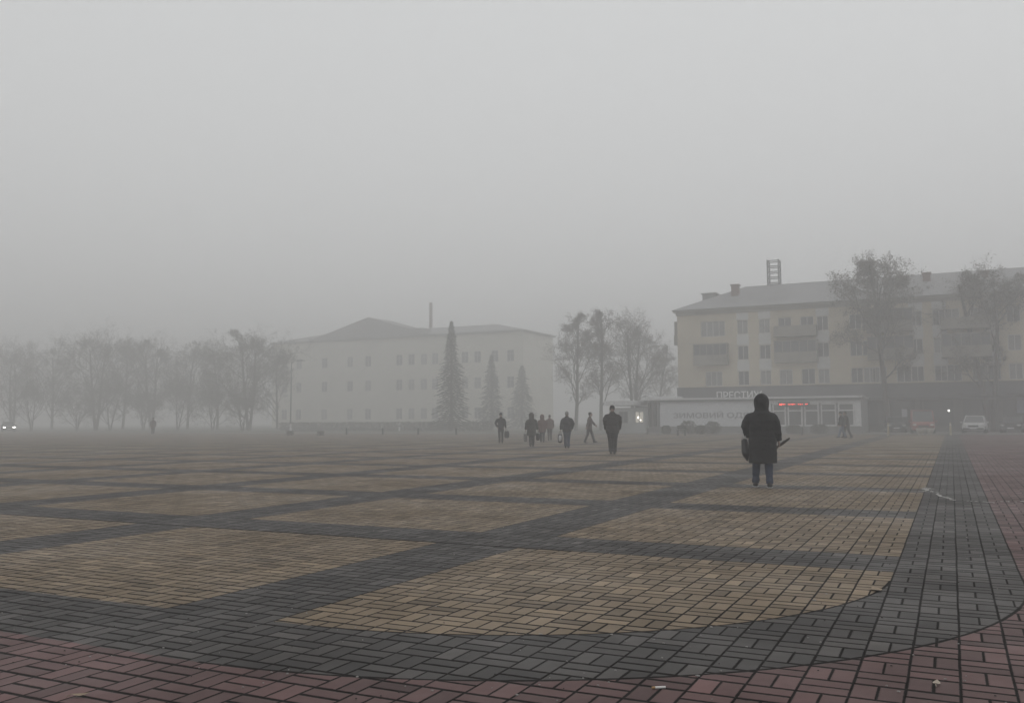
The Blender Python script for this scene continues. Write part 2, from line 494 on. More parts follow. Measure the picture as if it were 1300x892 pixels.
    if hd_ == 'hood':
        q = MB()
        hh = [(.815, .088, .070, -.004), (.845, .074, .072, -.006), (.880, .078, .080, -.010), (.925, .083, .088, -.010), (.965, .078, .084, -.012), (.998, .058, .066, -.016), (1.020, .026, .032, -.020)]
        q.tube([(0, hy + oy * S, z * S) for z, a, cc, oy in hh], [(a * S, cc * S) for z, a, cc, oy in hh], 18, ref=(1, 0, 0))
        o = q.build('hood', look['hood_mat'], root, remesh=fine, relax=2)
        # the face opening: pull the front back behind the face
        for v in o.data.vertices:
            r = hypot(v.co.x / (.052 * S), (v.co.z - .918 * S) / (.062 * S))
            if v.co.y > hy and r < 1: v.co.y = min(v.co.y, hy + .03 * S)
        q2 = MB(); n = 20
        q2.tube([(.056 * S * cos(2 * pi * k / n), hy + .052 * S, .918 * S + .066 * S * sin(2 * pi * k / n)) for k in range(n + 1)], [.011 * S] * (n + 1), 8)
        q2.build('hood_trim', look.get('trim', look['hood_mat']), o, smooth=True)
    elif hd_ in ('beanie', 'hat', 'cap'):
        q = MB()
        hh = [(.946, .052, .064, -.002), (.952, .054, .067, -.003), (.966, .053, .066, -.004), (.985, .046, .058, -.006), (1.003, .032, .040, -.008), (1.012, .012, .015, -.008)]
        q.tube([(0, hy + oy * S, z * S) for z, a, cc, oy in hh], [(a * S, cc * S) for z, a, cc, oy in hh], 18, ref=(1, 0, 0))
        if hd_ == 'cap': q.tube([(0, hy + .05 * S, .958 * S), (0, hy + .105 * S, .948 * S)], [(.042 * S, .006 * S), (.030 * S, .004 * S)], 12, ref=(1, 0, 0))
        q.build('hat', look['hood_mat'], root, smooth=True)
    if hd_ in (None, 'hair', 'beanie', 'hat', 'cap'):
        q = MB()
        low = .895 if hd_ == 'hair' else .912
        hh = [(low, .042, .036, -.026), (.925, .050, .048, -.018), (.950, .051, .060, -.009), (.975, .046, .058, -.006), (.994, .033, .043, -.006), (1.004, .012, .016, -.006)]
        if hd_ in ('beanie', 'hat', 'cap'): hh = hh[:3]
        q.tube([(0, hy + oy * S, z * S) for z, a, cc, oy in hh], [(a * S, cc * S) for z, a, cc, oy in hh], 16, ref=(1, 0, 0))
        q.build('hair', look['hair'], root, smooth=True)
    def wpt(v):
        return p + Matrix.Rotation(rz, 3, 'Z') @ Vector(v)
    grip = [wpt(arms[i][2] + (arms[i][2] - arms[i][1]).normalized() * .055 * S) for i in (0, 1)]
    return dict(root=root, p=p, rz=rz, S=S, arms=arms, wpt=wpt, grip=grip)

def cloth(name, c, rough=.85, bmp=.004, scale=7, var=.22): return mat(name, c, rough, var, scale, bmp, spec=.25)
BLACK = cloth('black_padded_cloth', (.0115, .0110, .0120), .75, .02, 9); NAVY = cloth('dark_jacket_cloth', (.020, .021, .024))
JEANS = cloth('blue_denim', (.030, .042, .075), .9, .006); DARKT = cloth('dark_trouser_cloth', (.020, .019, .019)); BROWNT = cloth('brown_black_cloth', (.024, .020, .018), .85, .012)
OLIVE = cloth('olive_coat_cloth', (.038, .037, .030)); RUST = cloth('rust_coat_cloth', (.105, .052, .042)); PINKG = cloth('dusty_red_cloth', (.130, .085, .075)); TAUPE = cloth('taupe_jacket_cloth', (.085, .062, .054))
PALEJ = cloth('pale_denim', (.12, .15, .21)); SHOEB = mat('black_shoe_leather', (.012, .012, .013), .5, .2, 10); SOLEW = mat('pale_rubber', (.42, .42, .41), .7, .15, 10)
HAIRD = mat('dark_hair', (.022, .017, .014), .7, .3, 30, .004); HAIRG = mat('grey_hair', (.22, .21, .20), .7, .3, 30, .004); FURG = mat('grey_fur', (.075, .066, .055), .95, .5, 40, .02)
KNIT = cloth('black_knit', (.014, .014, .015), .95, .01, 20); WHITEP = mat('white_plastic_bag', (.50, .50, .51), .5, .2, 6, .01); GREYP = mat('grey_shopping_cloth', (.10, .098, .10), .7, .25, 6, .01)

def hand_bag(name, label, grip, w, d, h, drop, m, rz, point=0.0, group=None, strap_m=None, swing=0.0, cat='bag', sub='strap'):
    root = tag(empty(name, (grip.x, grip.y, grip.z - drop - h), rz), label, cat, group)
    q = MB()
    secs = [(0, .62, .7), (.05, .82, .95), (.25, .96, 1.0), (.55, 1.0, .95), (.8, .90, .70), (.95, .78, .38), (1.0, .74, .22)]
    if point: secs = [(0, .12, .5), (.04, .26, .8), (.30, .92, 1.0), (.42, 1.0, .95), (.66, .86, .70), (.96, .66, .38), (1.0, .62, .22)]
    q.tube([(swing * (1 - z), 0, z * h) for z, a, c in secs], [(w / 2 * a, d / 2 * c) for z, a, c in secs], 16, ref=(1, 0, 0))
    q.build('bag_body', m, root, remesh=.012, relax=2)
    for sy in (-1, 1):
        MB().tube([(-w * .24, sy * d * .12, h * .93), (-w * .13, sy * d * .06, h + drop * .6), (0, 0, h + drop), (w * .13, sy * d * .06, h + drop * .6), (w * .24, sy * d * .12, h * .93)], [.007] * 5, 6).build(sub, strap_m or m, root, smooth=True)
    return root

STAND = dict(feet=[(-.055, 0, 0), (.055, 0, 0)], hands=[(-.15, .02, .45), (.15, .02, .45)])
# woman in the long black hooded coat, nearest
wo = make_person(969.5, 618.5, 1.705, dict(coat=BLACK, hem=.262, flare=.99, bulk=1.16, sleeve=1.14, shoulder=.106, rumple=.75, trousers=JEANS, leg=.98, shoes=SHOEB, sole=SOLEW, head='hood', hood_mat=BLACK, trim=mat('black_fur', (.016, .015, .015), .95, .5, 40, .02), hair=HAIRD),
    dict(feet=[(-.084, .055, .0), (.064, -.075, .0)], hands=[(-.150, .125, .555), (.172, .03, .492)], elbow=[(-.75, -.7, -.2), (.6, -.8, 0)], toe=(.0, .0), nod=.1),
    label='person in long black hooded coat and blue jeans, nearest, walking away with a handbag', fine=.010)
el = wo['wpt'](lerp(wo['arms'][0][1], wo['arms'][0][2], .62))
hand_bag('handbag', 'black handbag hanging from the forearm of the person in the hooded coat', Vector((el.x, el.y, el.z - .05)) + Matrix.Rotation(wo['rz'], 3, 'Z') @ Vector((-.062, 0, .03)), .17, .30, .42, .10, mat('black_leather', (.013, .012, .013), .45, .2, 8, .003), wo['rz'], .8, strap_m=mat('steel_chain', (.45, .45, .45), .3, .1, 20, metal=.8), swing=.05, cat='handbag', sub='strap')
g = wo['grip'][1]; Rw = Matrix.Rotation(wo['rz'], 3, 'Z')
um = tag(empty('furled_umbrella', g, 0), 'dark folded umbrella held in the right hand of the person in the hooded coat', 'umbrella')
dv = (Rw @ Vector((.74, .15, .55))).normalized()
MB().tube([dv * t for t in (-.10, -.04, .02, .10, .20, .235)], [.017, .021, .024, .026, .021, .012], 10).build('folded_canopy', mat('umbrella_cloth', (.040, .034, .028), .8, .3, 20, .006), um, smooth=True)
MB().tube([dv * t for t in (-.17, -.15, -.11, -.09)], [.009, .014, .014, .010], 10).build('handle', SHOEB, um, smooth=True)

# man in the dark jacket, hands in his pockets
make_person(778, 576, 1.80, dict(coat=BROWNT, hem=.425, flare=.96, bulk=1.08, sleeve=1.22, shoulder=.128, trousers=DARKT, leg=1.18, shoes=SHOEB, head='beanie', hood_mat=KNIT, hair=HAIRD),
    dict(feet=[(-.036, .03, 0), (.034, -.03, 0)], hands=[(-.135, .06, .505), (.135, .06, .505)], elbow=[(-1, -.35, 0), (1, -.35, 0)]),
    label='person in bulky dark jacket and knitted cap, hands in pockets, alone in mid square', fine=.011)
# slim figure with one arm on the hip and a dark bag
p3 = make_person(636, 562, 1.70, dict(coat=NAVY, hem=.50, bulk=.90, sleeve=.85, trousers=DARKT, leg=.85, shoes=SHOEB, head='beanie', hood_mat=KNIT, hair=HAIRD),
    dict(feet=[(-.05, .05, 0), (.045, -.06, .0)], hands=[(-.125, .05, .535), (.165, .0, .47)], elbow=[(-1, -.5, 0), (.5, -1, 0)]),
    label='slim person in dark clothes, one elbow bent out, a dark bag hanging beside')
hand_bag('shopping_bag', 'dark rounded bag carried by the slim person with a bent elbow', p3['grip'][1] + Vector((.05, 0, .01)), .30, .16, .40, .10, cloth('charcoal_bag_cloth', (.035, .034, .035)), p3['rz'])
# olive coat with fur hood, two bags
p4 = make_person(675, 566.5, 1.62, dict(coat=OLIVE, hem=.33, flare=1.02, bulk=1.04, sleeve=1.05, trousers=DARKT, shoes=SHOEB, head='hood', hood_mat=FURG, hair=HAIRD),
    dict(feet=[(-.04, .03, 0), (.04, -.04, 0)], hands=[(-.185, .02, .47), (.185, .02, .47)]),
    label='person in a knee length olive coat with fur hood carrying a bag in each hand')
hand_bag('shopping_bag', 'pale grey bag in the left hand of the person in the olive coat', p4['grip'][0] + Vector((0, 0, .01)), .20, .14, .38, .12, mat('grey_plastic_bag', (.17, .165, .16), .5, .25, 6, .01), p4['rz'], group='bags of the person in the olive coat')
hand_bag('shopping_bag', 'dark bag in the right hand of the person in the olive coat', p4['grip'][1] + Vector((0, 0, .01)), .20, .16, .36, .10, cloth('charcoal_bag_cloth', (.035, .034, .035)), p4['rz'], group='bags of the person in the olive coat')
# reddish coats behind
make_person(688.5, 561, 1.58, dict(coat=RUST, hem=.36, flare=1.03, bulk=1.08, sleeve=1.1, trousers=DARKT, shoes=SHOEB, head='hood', hood_mat=RUST, hair=HAIRD),
    dict(feet=[(-.045, .05, 0), (.045, -.05, 0)], hands=[(-.15, .05, .50), (.15, .05, .50)]), label='person in a dull red knee length coat just behind the olive coat')
make_person(698, 558.5, 1.62, dict(coat=PINKG, hem=.46, bulk=.98, sleeve=1.0, trousers=cloth('grey_trouser_cloth', (.085, .075, .072)), shoes=SHOEB, head='hair', hood_mat=KNIT, hair=mat('brown_hair', (.07, .05, .04), .7, .3, 30)),
    dict(feet=[(-.04, -.05, 0), (.05, .06, 0)], hands=[(-.15, .03, .47), (.15, .05, .49)]), label='faint person in a pale reddish jacket, farthest of the group with bags')
# grey haired, blue jeans, white bag
p7 = make_person(720, 568.5, 1.67, dict(coat=NAVY, hem=.455, bulk=1.0, sleeve=1.05, trousers=JEANS, leg=1.0, shoes=SHOEB, head='hair', hood_mat=KNIT, hair=HAIRG),
    dict(feet=[(-.038, .06, 0), (.036, -.04, 0)], hands=[(-.175, .03, .455), (.135, .06, .52)], elbow=[(-.5, -1, 0), (1, -.4, 0)]),
    label='grey haired person in a dark jacket and blue jeans with a white and black bag')
wb = hand_bag('shopping_bag', 'white and black plastic bag held by the grey haired person in jeans', p7['grip'][0] + Vector((-.03, 0, .01)), .22, .15, .40, .13, mat('black_plastic_bag', (.03, .03, .033), .4, .2, 6, .01), p7['rz'])
q = MB()
for sy in (-1, 1): q.tube([(.005, sy * .066, .07), (.005, sy * .080, .16), (.005, sy * .074, .26), (.005, sy * .050, .34)], [(.050, .006), (.070, .006), (.066, .006), (.050, .006)], 12, ref=(1, 0, 0))
q.build('white_panel', WHITEP, wb, smooth=True)
# striding to the right, arm swinging
make_person(748.5, 562, 1.70, dict(coat=TAUPE, hem=.44, bulk=.92, sleeve=.95, trousers=cloth('dark_grey_cloth', (.034, .031, .031)), leg=.95, shoes=SHOEB, head='hair', hood_mat=KNIT, hair=HAIRD),
    dict(feet=[(-.035, -.15, .015), (.035, .15, .0)], hands=[(-.12, .24, .56), (.13, -.14, .48)], lean=.02, toe=(.22, -.1)), facing=YAW - pi / 2 + .15,
    label='person in a brownish jacket striding towards the right with one arm swung forward')
# two people crossing to the left
make_person(1069.5, 556, 1.72, dict(coat=NAVY, hem=.46, bulk=1.0, sleeve=1.05, trousers=PALEJ, leg=1.0, shoes=SHOEB, head='beanie', hood_mat=KNIT, hair=HAIRD),
    dict(feet=[(-.035, .15, .0), (.035, -.14, .015)], hands=[(-.13, .08, .50), (.13, .09, .52)], lean=.03, toe=(-.1, .22)), facing=YAW + pi / 2 - .1,
    label='person in pale jeans and a dark jacket walking left past the shop windows', group='pair walking past the shop')
make_person(1075.5, 555.8, 1.74, dict(coat=BROWNT, hem=.44, bulk=1.04, sleeve=1.05, trousers=DARKT, leg=1.0, shoes=SHOEB, head='hair', hood_mat=KNIT, hair=HAIRD),
    dict(feet=[(-.035, -.15, .015), (.035, .13, .0)], hands=[(-.13, .07, .50), (.13, .10, .52)], lean=.03, toe=(.22, -.1)), facing=YAW + pi / 2 - .1,
    label='person in dark trousers walking left just behind the one in pale jeans', group='pair walking past the shop')
# far figure at the left
make_person(194, 551, 1.76, dict(coat=cloth('dull_red_cloth', (.075, .040, .035)), hem=.42, bulk=1.05, sleeve=1.1, trousers=DARKT, leg=1.0, shoes=SHOEB, head='beanie', hood_mat=KNIT, hair=HAIRD),
    dict(feet=[(-.05, .04, 0), (.05, -.05, 0)], hands=[(-.15, .03, .47), (.15, .03, .47)]), label='lone faint person at the far edge of the square before the trees', fine=.016)

# ------------------------------------------------------------------ apartment building
WALLY = mat('ochre_plaster', (.52, .46, .35), .85, .12, .5, .003, stain=.18)
SPAND = mat('pale_grey_plaster', (.55, .55, .53), .85, .12, .6, .003, stain=.2)
ROOFM = mat('fibre_cement_roof', (.25, .25, .255), .8, .2, .7, .01, stain=.25)
FRAME = mat('window_frame_paint', (.55, .54, .52), .5, .15, 6); GLASS = mat('dark_window_glass', (.075, .078, .082), .12, .4, 1.5, spec=.6)
CURT = mat('curtained_window_glass', (.22, .22, .21), .25, .4, 2.5, spec=.6)
DARKB = mat('dark_fascia_panel', (.075, .076, .082), .5, .2, 1.2, stain=.2); STONE = mat('plinth_stone', (.13, .125, .12), .8, .25, 1.5, .004, stain=.3)
BRICKR = mat('chimney_brick', (.17, .105, .085), .9, .3, 5, .006); METAL = mat('grey_painted_metal', (.16, .165, .17), .5, .2, 4); WHITEM = mat('white_painted_metal', (.62, .62, .62), .45, .12, 2, stain=.12)
DARKM = mat('dark_painted_metal', (.045, .045, .048), .5, .25, 4); BALC = mat('balcony_panel', (.25, .235, .20), .8, .25, 1.5, .003, stain=.3)
rnd = random.Random(3)

def pierced_wall(mb, x0, x1, z0, z1, y, th, holes):
    """wall in the plane y facing -y with real openings; holes: (x0, x1, z0, z1)"""
    xs = sorted({x0, x1, *[v for hh in holes for v in hh[:2]]}); zs = sorted({z0, z1, *[v for hh in holes for v in hh[2:]]})
    for a, b in zip(xs, xs[1:]):
        for c, d in zip(zs, zs[1:]):
            mx, mz = (a + b) / 2, (c + d) / 2
            if any(hh[0] < mx < hh[1] and hh[2] < mz < hh[3] for hh in holes): continue
            mb.quad((a, y, c), (b, y, c), (b, y, d), (a, y, d))
    for a, b, c, d in holes:
        mb.quad((a, y, c), (a, y + th, c), (b, y + th, c), (b, y, c)); mb.quad((a, y, d), (b, y, d), (b, y + th, d), (a, y + th, d))
        mb.quad((a, y, c), (a, y, d), (a, y + th, d), (a, y + th, c)); mb.quad((b, y, c), (b, y + th, c), (b, y + th, d), (b, y, d))

def window(parent, x0, x1, z0, z1, y, cols=2, transom=False, glass=None, fm=None, t=.06, name='window'):
    q = MB(); d0, d1 = y - .03, y + .04
    q.box(x0, d0, z0, x1, d1, z0 + t); q.box(x0, d0, z1 - t, x1, d1, z1); q.box(x0, d0, z0 + t, x0 + t, d1, z1 - t); q.box(x1 - t, d0, z0 + t, x1, d1, z1 - t)
    for k in range(1, cols):
        xm = lerp(x0, x1, k / cols); q.box(xm - t * .5, d0 + .003, z0 + t, xm + t * .5, d1, z1 - t)
    if transom:
        zm = lerp(z0, z1, .68); q.box(x0 + t, d0 + .006, zm - t * .4, x1 - t, d1 - .004, zm + t * .4)
    fo = q.build(name, fm or FRAME, parent)
    MB().box(x0 + t * .6, y, z0 + t * .6, x1 - t * .6, y + .02, z1 - t * .6).build('pane', glass or (CURT if rnd.random() < .45 else GLASS), fo)
    return fo

YB = 94.0
AX0 = ay(863, 493, YB).x - .15; AX1 = 30.0
ZE = 12.78; ZF = 4.58                      # eaves, top of the shop storey
apt = tag(empty('apartment_building', ((AX0 + AX1) / 2, YB, 0)), 'long ochre apartment block with grey hipped roof above a row of shops', 'building')
def rel(o, par):                           # parts are modelled in place: keep them there under the moved empty
    o.location = o.location - par.location
    return o
holes = []; wins = []
ROWS = [5.56, 8.22, 10.90]
def px2x(px, z=8.2): 
    return ay(px, 470, YB).x
single = [944, 972, 1046, 1165, 1195, 1262, 1290]
for px in single:
    x = px2x(px)
    for r, zc in enumerate(ROWS): wins.append((x - .56, x + .56, zc - .74, zc + .74, 2))
xr = px2x(1290) + 4.2
while xr < AX1 - 3:
    for zc in ROWS: wins.append((xr - .72, xr + .72, zc - .78, zc + .78, 2))
    xr += 3.1
for px in (1088, 1104): 
    x = px2x(px)
    for zc in ROWS: wins.append((x - .56, x + .56, zc - .74, zc + .74, 2))
x = px2x(906)
wins.append((x - 1.3, x + 1.3, ROWS[2] - .85, ROWS[2] + .8, 4)); wins.append((x - .9, x + .9, ROWS[0] - .78, ROWS[0] + .78, 3))
BALX = [px2x(1012), px2x(1132), px2x(1228)]
for bx in BALX:
    for zc in ROWS: wins.append((bx - 1.75, bx - .45, zc - .78, zc + .78, 2)); wins.append((bx + .45, bx + 1.75, zc - .78, zc + .78, 2))
x0b = px2x(908); wins.append((x0b - 1.3, x0b + 1.0, ROWS[1] - 1.0, ROWS[1] + .78, 3))
wins = sorted(set(wins))
q = MB(); pierced_wall(q, AX0, AX1, ZF, ZE, YB, .16, [w[:4] for w in wins])
q.quad((AX0, YB + 12, 0), (AX0, YB, 0), (AX0, YB, ZE), (AX0, YB + 12, ZE)); q.quad((AX1, YB, 0), (AX1, YB + 12, 0), (AX1, YB + 12, ZE), (AX1, YB, ZE))
q.quad((AX1, YB + 12, 0), (AX0, YB + 12, 0), (AX0, YB + 12, ZE), (AX1, YB + 12, ZE))
rel(q.build('wall', WALLY, apt), apt)
for a, b, c, d, n in wins: rel(window(apt, a, b, c, d, YB + .13, n), apt)
for px in (944, 972, 1046, 1165, 1195, 1262):   # pale plaster panels between the windows of a column
    x = px2x(px)
    for z0_, z1_ in ((ROWS[0] + .76, ROWS[1] - .76), (ROWS[1] + .76, ROWS[2] - .76), (ROWS[2] + .76, ZE - .33)):
        rel(MB().box(x - .62, YB - .03, z0_, x + .62, YB + .01, z1_).build('spandrel_panel', SPAND, apt), apt)
q = MB(); q.box(AX0 - .35, YB - .45, ZE, AX1 + .35, YB + 12.45, ZE + .22); q.box(AX0 - .1, YB - .16, ZE - .32, AX1, YB - .002, ZE - .002)
rel(q.build('cornice', mat('cornice_plaster', (.30, .285, .25), .85, .15, 1, .003, stain=.25), apt), apt)
ZR = 16.05; hx = 6.2
q = MB(); e0 = (AX0 - .5, YB - .6, ZE + .225); e1 = (AX1 + .5, YB - .6, ZE + .225); e2 = (AX1 + .5, YB + 12.6, ZE + .225); e3 = (AX0 - .5, YB + 12.6, ZE + .225)
r0 = (AX0 + hx, YB + 6, ZR); r1 = (AX1 - hx, YB + 6, ZR)
q.add([e0, e1, e2, e3, r0, r1], [(0, 1, 5, 4), (1, 2, 5), (2, 3, 4, 5), (3, 0, 4), (3, 2, 1, 0)])
roof = rel(q.build('roof', ROOFM, apt), apt)
def roof_part(name, mb, m):
    o = mb.build(name, m, roof); o.location = -apt.location - roof.location + Vector((0, 0, 0)); o.location = (0, 0, 0); return o
def chimney(px0, px1, ptop, dy):
    a, b = ay(px0, ptop, YB + dy), ay(px1, ptop, YB + dy); q = MB()
    q.box(a.x, YB + dy, ZE + .5, b.x, YB + dy + .8, a.z - .16); q.box(a.x - .09, YB + dy - .09, a.z - .157, b.x + .09, YB + dy + .89, a.z)
    return roof_part('chimney', q, BRICKR)
chimney(928, 937, 361, 3.0); chimney(1171, 1181, 346, 3.6); chimney(1246, 1254, 344, 3.6)
a, b = ay(895, 374, YB + 5.4), ay(911, 374, YB + 5.4); q = MB(); q.box(a.x, YB + 4.2, ZE + 1.4, b.x, YB + 6.0, a.z - .12); q.box(a.x - .15, YB + 4.05, a.z - .118, b.x + .15, YB + 6.2, a.z)
roof_part('dormer', q, ROOFM)
a, b, c = ay(974, 330, YB + 6), ay(988, 330, YB + 6), ay(981, 360, YB + 6); q = MB(); t = .075
for x in (a.x, b.x):
    for dy in (0, 1.2): q.box(x - t, YB + 6 + dy - t, ZR - 1.0, x + t, YB + 6 + dy + t, a.z)
for k in range(5):
    z = lerp(c.z + .1, a.z - .1, k / 4)
    for dy in (0, 1.2): q.box(a.x + t, YB + 6 + dy - .05, z - .05, b.x - t, YB + 6 + dy + .05, z + .05)
    for x in (a.x, b.x): q.box(x - .05, YB + 6 + t, z - .052, x + .05, YB + 7.2 - t, z + .048)
roof_part('roof_mast', q, METAL)
def balcony(x0, x1, zc, y, glazed, d=.95):
    q = MB(); z0 = zc - 1.12
    q.box(x0, y - d, z0 - .12, x1, y - .004, z0); q.box(x0 + .02, y - d, z0 + .003, x1 - .02, y - d + .06, z0 + .95)
    q.box(x0 + .02, y - d + .063, z0 + .003, x0 + .08, y - .004, z0 + .95); q.box(x1 - .08, y - d + .063, z0 + .003, x1 - .02, y - .004, z0 + .95)
    o = rel(q.build('balcony', BALC, apt), apt)
    if glazed:
        g_ = MB(); g_.box(x0 + .05, y - d + .005, z0 + .96, x1 - .05, y - d + .05, z0 + 2.05); g_.box(x0 + .05, y - d + .052, z0 + .96, x0 + .09, y - .01, z0 + 2.05); g_.box(x1 - .09, y - d + .052, z0 + .96, x1 - .05, y - .01, z0 + 2.05)
        g_.build('glazing', GLASS, o)
        f_ = MB(); n = 5
        for k in range(n + 1): xx = lerp(x0 + .05, x1 - .05, k / n); f_.box(xx - .035, y - d - .02, z0 + .955, xx + .035, y - d + .003, z0 + 2.05)
        f_.box(x0, y - d - .03, z0 + 2.053, x1, y - .006, z0 + 2.15)
        f_.build('glazing_bar', BALC, o)
    return o
for i, bx in enumerate(BALX):
    for r, zc in enumerate(ROWS):
        if r > 0: balcony(bx - 2.1, bx + 2.1, zc, YB, (r + i) % 2 == 1 or r == 1)
balcony(x0b - 2.1, x0b + 1.5, ROWS[1], YB, True)
o_ = MB(); o_.box(AX0 - .95, YB + 2.0, 9.5, AX0 - .004, YB + 5.0, 10.6); o_.box(AX0 - .9, YB + 2.05, 10.603, AX0 - .004, YB + 4.95, 12.1)
rel(o_.build('balcony', BALC, apt), apt)
# shop storey: dark fascia, lettering, recessed dark shop windows between piers
q = MB(); q.box(AX0 - .05, YB - .34, 3.42, AX1, YB - .004, ZF + .02); q.box(AX0 - .05, YB - .42, ZF + .022, AX1, YB - .002, ZF + .10)
fas = rel(q.build('shop_fascia', DARKB, apt), apt)
la, lb = ay(910, 506.5, YB - .4), ay(968, 506.5, YB - .4)
me = text_mesh('ПРЕСТИЖ', lb.x - la.x, .80, .10); me.materials.append(mat('white_sign_letters', (.74, .74, .74), .4, .06, 3))
lo = bpy.data.objects.new('lettering', me); COL.objects.link(lo); lo.parent = fas; lo.location = (la.x, YB - .40, la.z)
q = MB(); gh = []
xx = AX0 + .9
while xx < AX1 - 3.2:
    gh.append((xx, xx + 2.5, .55, 3.0)); xx += 3.3
pierced_wall(q, AX0, AX1, .0, 3.417, YB - .02, .25, gh)
rel(q.build('shop_wall', STONE, apt), apt)
for i, hh in enumerate(gh): rel(window(apt, *hh, YB + .15, 2, True, GLASS, DARKM, .07, 'shop_window'), apt)
q = MB(); q.box(AX0 - .2, YB - .42, 0, AX1 + .2, YB - .024, .5)
rel(q.build('plinth', STONE, apt), apt)
q = MB(); ca = ay(1098, 512, YB - 2.2).x; q.box(ca, YB - 2.2, 3.05, AX1, YB - .345, 3.30)
for k in range(9): xx = lerp(ca + .3, AX1 - .3, k / 8); q.box(xx - .06, YB - 2.1, 0, xx + .06, YB - 1.98, 3.047)
rel(q.build('canopy', DARKM, apt), apt)

# ------------------------------------------------------------------ glazed shop pavilion in front of it
YA = 84.6
P0 = ay(822, 520, YA).x; P1 = ay(1093, 520, YA).x; PW0 = ay(838, 520, YA).x; PW1 = ay(979, 520, YA).x; ZT = 3.20
pav = tag(empty('shop_pavilion', ((P0 + P1) / 2, YA, 0)), 'low flat roofed shop pavilion with white display board and windows before the apartment block', 'shop')
q = MB(); q.box(P0 - .5, YA - .45, ZT - .04, P1 + .12, YB - .44, ZT + .13)
rel(q.build('roof', WHITEM, pav), pav)
q = MB(); q.box(P0 - .3, YA - .3, ZT - .20, P1, YA - .04, ZT - .043)
rel(q.build('roof_edge', METAL, pav), pav)
q = MB(); q.box(P0, YA + .55, .0, PW0, YB - .45, ZT - .045); q.box(PW0 + .003, YA + .06, .0, PW1, YB - .45, ZT - .043); q.box(PW1 + .003, YA + .9, 0, P1 - .02, YB - .45, ZT - .047)
rel(q.build('wall', mat('grey_shop_wall', (.30, .30, .30), .8, .15, 1.2, stain=.2), pav), pav)
q = MB(); q.box(PW0, YA - .05, .62, PW1, YA + .055, ZT - .22)
bd = rel(q.build('display_board', mat('white_display_board', (.66, .67, .69), .5, .08, 1.0, stain=.08), pav), pav)
la, lb = ay(855, 532, YA), ay(959, 532, YA)
me = text_mesh('ЗИМОВИЙ ОДЯГ', lb.x - la.x, .76, .02); me.materials.append(mat('grey_sign_letters', (.21, .21, .225), .5, .06, 3))
lo = bpy.data.objects.new('lettering', me); COL.objects.link(lo); lo.parent = bd; lo.location = (la.x - 0, YA - .062, la.z)
q = MB(); q.box(P0 - .2, YA - .12, 0, P1, YA - .055, .60); q.box(P0 - .3, YA - .9, 0, P1 + .1, YA - .123, .14)
rel(q.build('plinth', mat('shop_plinth', (.20, .195, .19), .8, .2, 1.5, stain=.3), pav), pav)
bays = [979, 998, 1019, 1040, 1062, 1085]
for a_, b_ in zip(bays, bays[1:]):
    x0, x1 = ay(a_, 520, YA).x + .12, ay(b_, 520, YA).x - .02
    rel(window(pav, x0, x1, .62, ZT - .50, YA + .02, 1, True, mat('shop_glass', (.085, .088, .09), .12, .3, 2, spec=.6), WHITEM, .13, 'shop_window'), pav)
q = MB(); q.box(PW1 + .003, YA - .045, ZT - .495, P1, YA + .10, ZT - .205); x1 = ay(1085, 520, YA).x; q.box(x1 + .002, YA - .04, .61, P1, YA + .1, ZT - .5)
rel(q.build('pier', WHITEM, pav), pav)
for k, px in enumerate((824, 831, 836.5)):
    x = ay(px, 520, YA).x; MB()
    q = MB(); q.box(x - .13, YA - .02, .142, x + .13, YA + .24, ZT - .21); rel(q.build('column', DARKM if k < 2 else METAL, pav), pav)
# red running-text board under the roof edge
la, lb = ay(988, 511, YA), ay(1028.5, 515, YA); q = MB(); q.box(la.x, YA - .17, lb.z - .06, lb.x, YA - .05, la.z + .06)
led = rel(q.build('light_board', DARKM, pav), pav)
q = MB(); zc = (la.z + lb.z) / 2; L = lb.x - la.x; rr = random.Random(5)
for s0, s1 in ((.05, .24), (.32, .55), (.63, .78), (.86, .93)):
    x = la.x + s0 * L
    while x < la.x + s1 * L:
        w_ = rr.uniform(.05, .10); hh = rr.choice((.07, .10, .15)); q.box(x, YA - .19, zc - hh / 2, min(x + w_, la.x + s1 * L), YA - .172, zc + hh / 2); x += w_ + rr.uniform(.03, .09)
q.build('diode_row', emat('red_diodes', (1, .07, .05), 4.0), led)

# kiosk at the left end of the pavilion
YK = 83.5
k0, k1 = ay(772, 520, YK).x, ay(820, 520, YK).x
kio = tag(empty('kiosk', ((k0 + k1) / 2, YK, 0)), 'small grey kiosk with thick white roof slab and one lit window left of the pavilion', 'kiosk')
lw0, lw1 = ay(805.5, 520, YK).x, ay(817, 520, YK).x; dw0, dw1 = ay(785, 520, YK).x, ay(797, 520, YK).x
q = MB(); pierced_wall(q, k0 + .1, k1 - .1, 0, 2.45, YK, .2, [(lw0, lw1, .95, 2.1), (dw0, dw1, .95, 2.1)])
q.box(k0 + .1, YK + .3, 0, k1 - .1, YK + 3.2, 2.44); q.quad((k0 + .1, YK + .3, 0), (k0 + .1, YK, 0), (k0 + .1, YK, 2.45), (k0 + .1, YK + .3, 2.45)); q.quad((k1 - .1, YK, 0), (k1 - .1, YK + .3, 0), (k1 - .1, YK + .3, 2.45), (k1 - .1, YK, 2.45))
rel(q.build('wall', mat('kiosk_wall', (.36, .37, .36), .7, .12, 1.5, stain=.2), kio), kio)
za = ay(790, 508.5, YK).z; zb = ay(790, 514.5, YK).z; xr1 = ay(808.5, 510, YK).x
q = MB(); q.box(k0 - .25, YK - .5, zb, xr1, YK + 3.4, za); rel(q.build('roof', WHITEM, kio, bevel=.02), kio)
q = MB(); q.box(xr1 + .01, YK - .3, 2.47, k1, YK + 3.3, 2.62); rel(q.build('canopy', METAL, kio), kio)
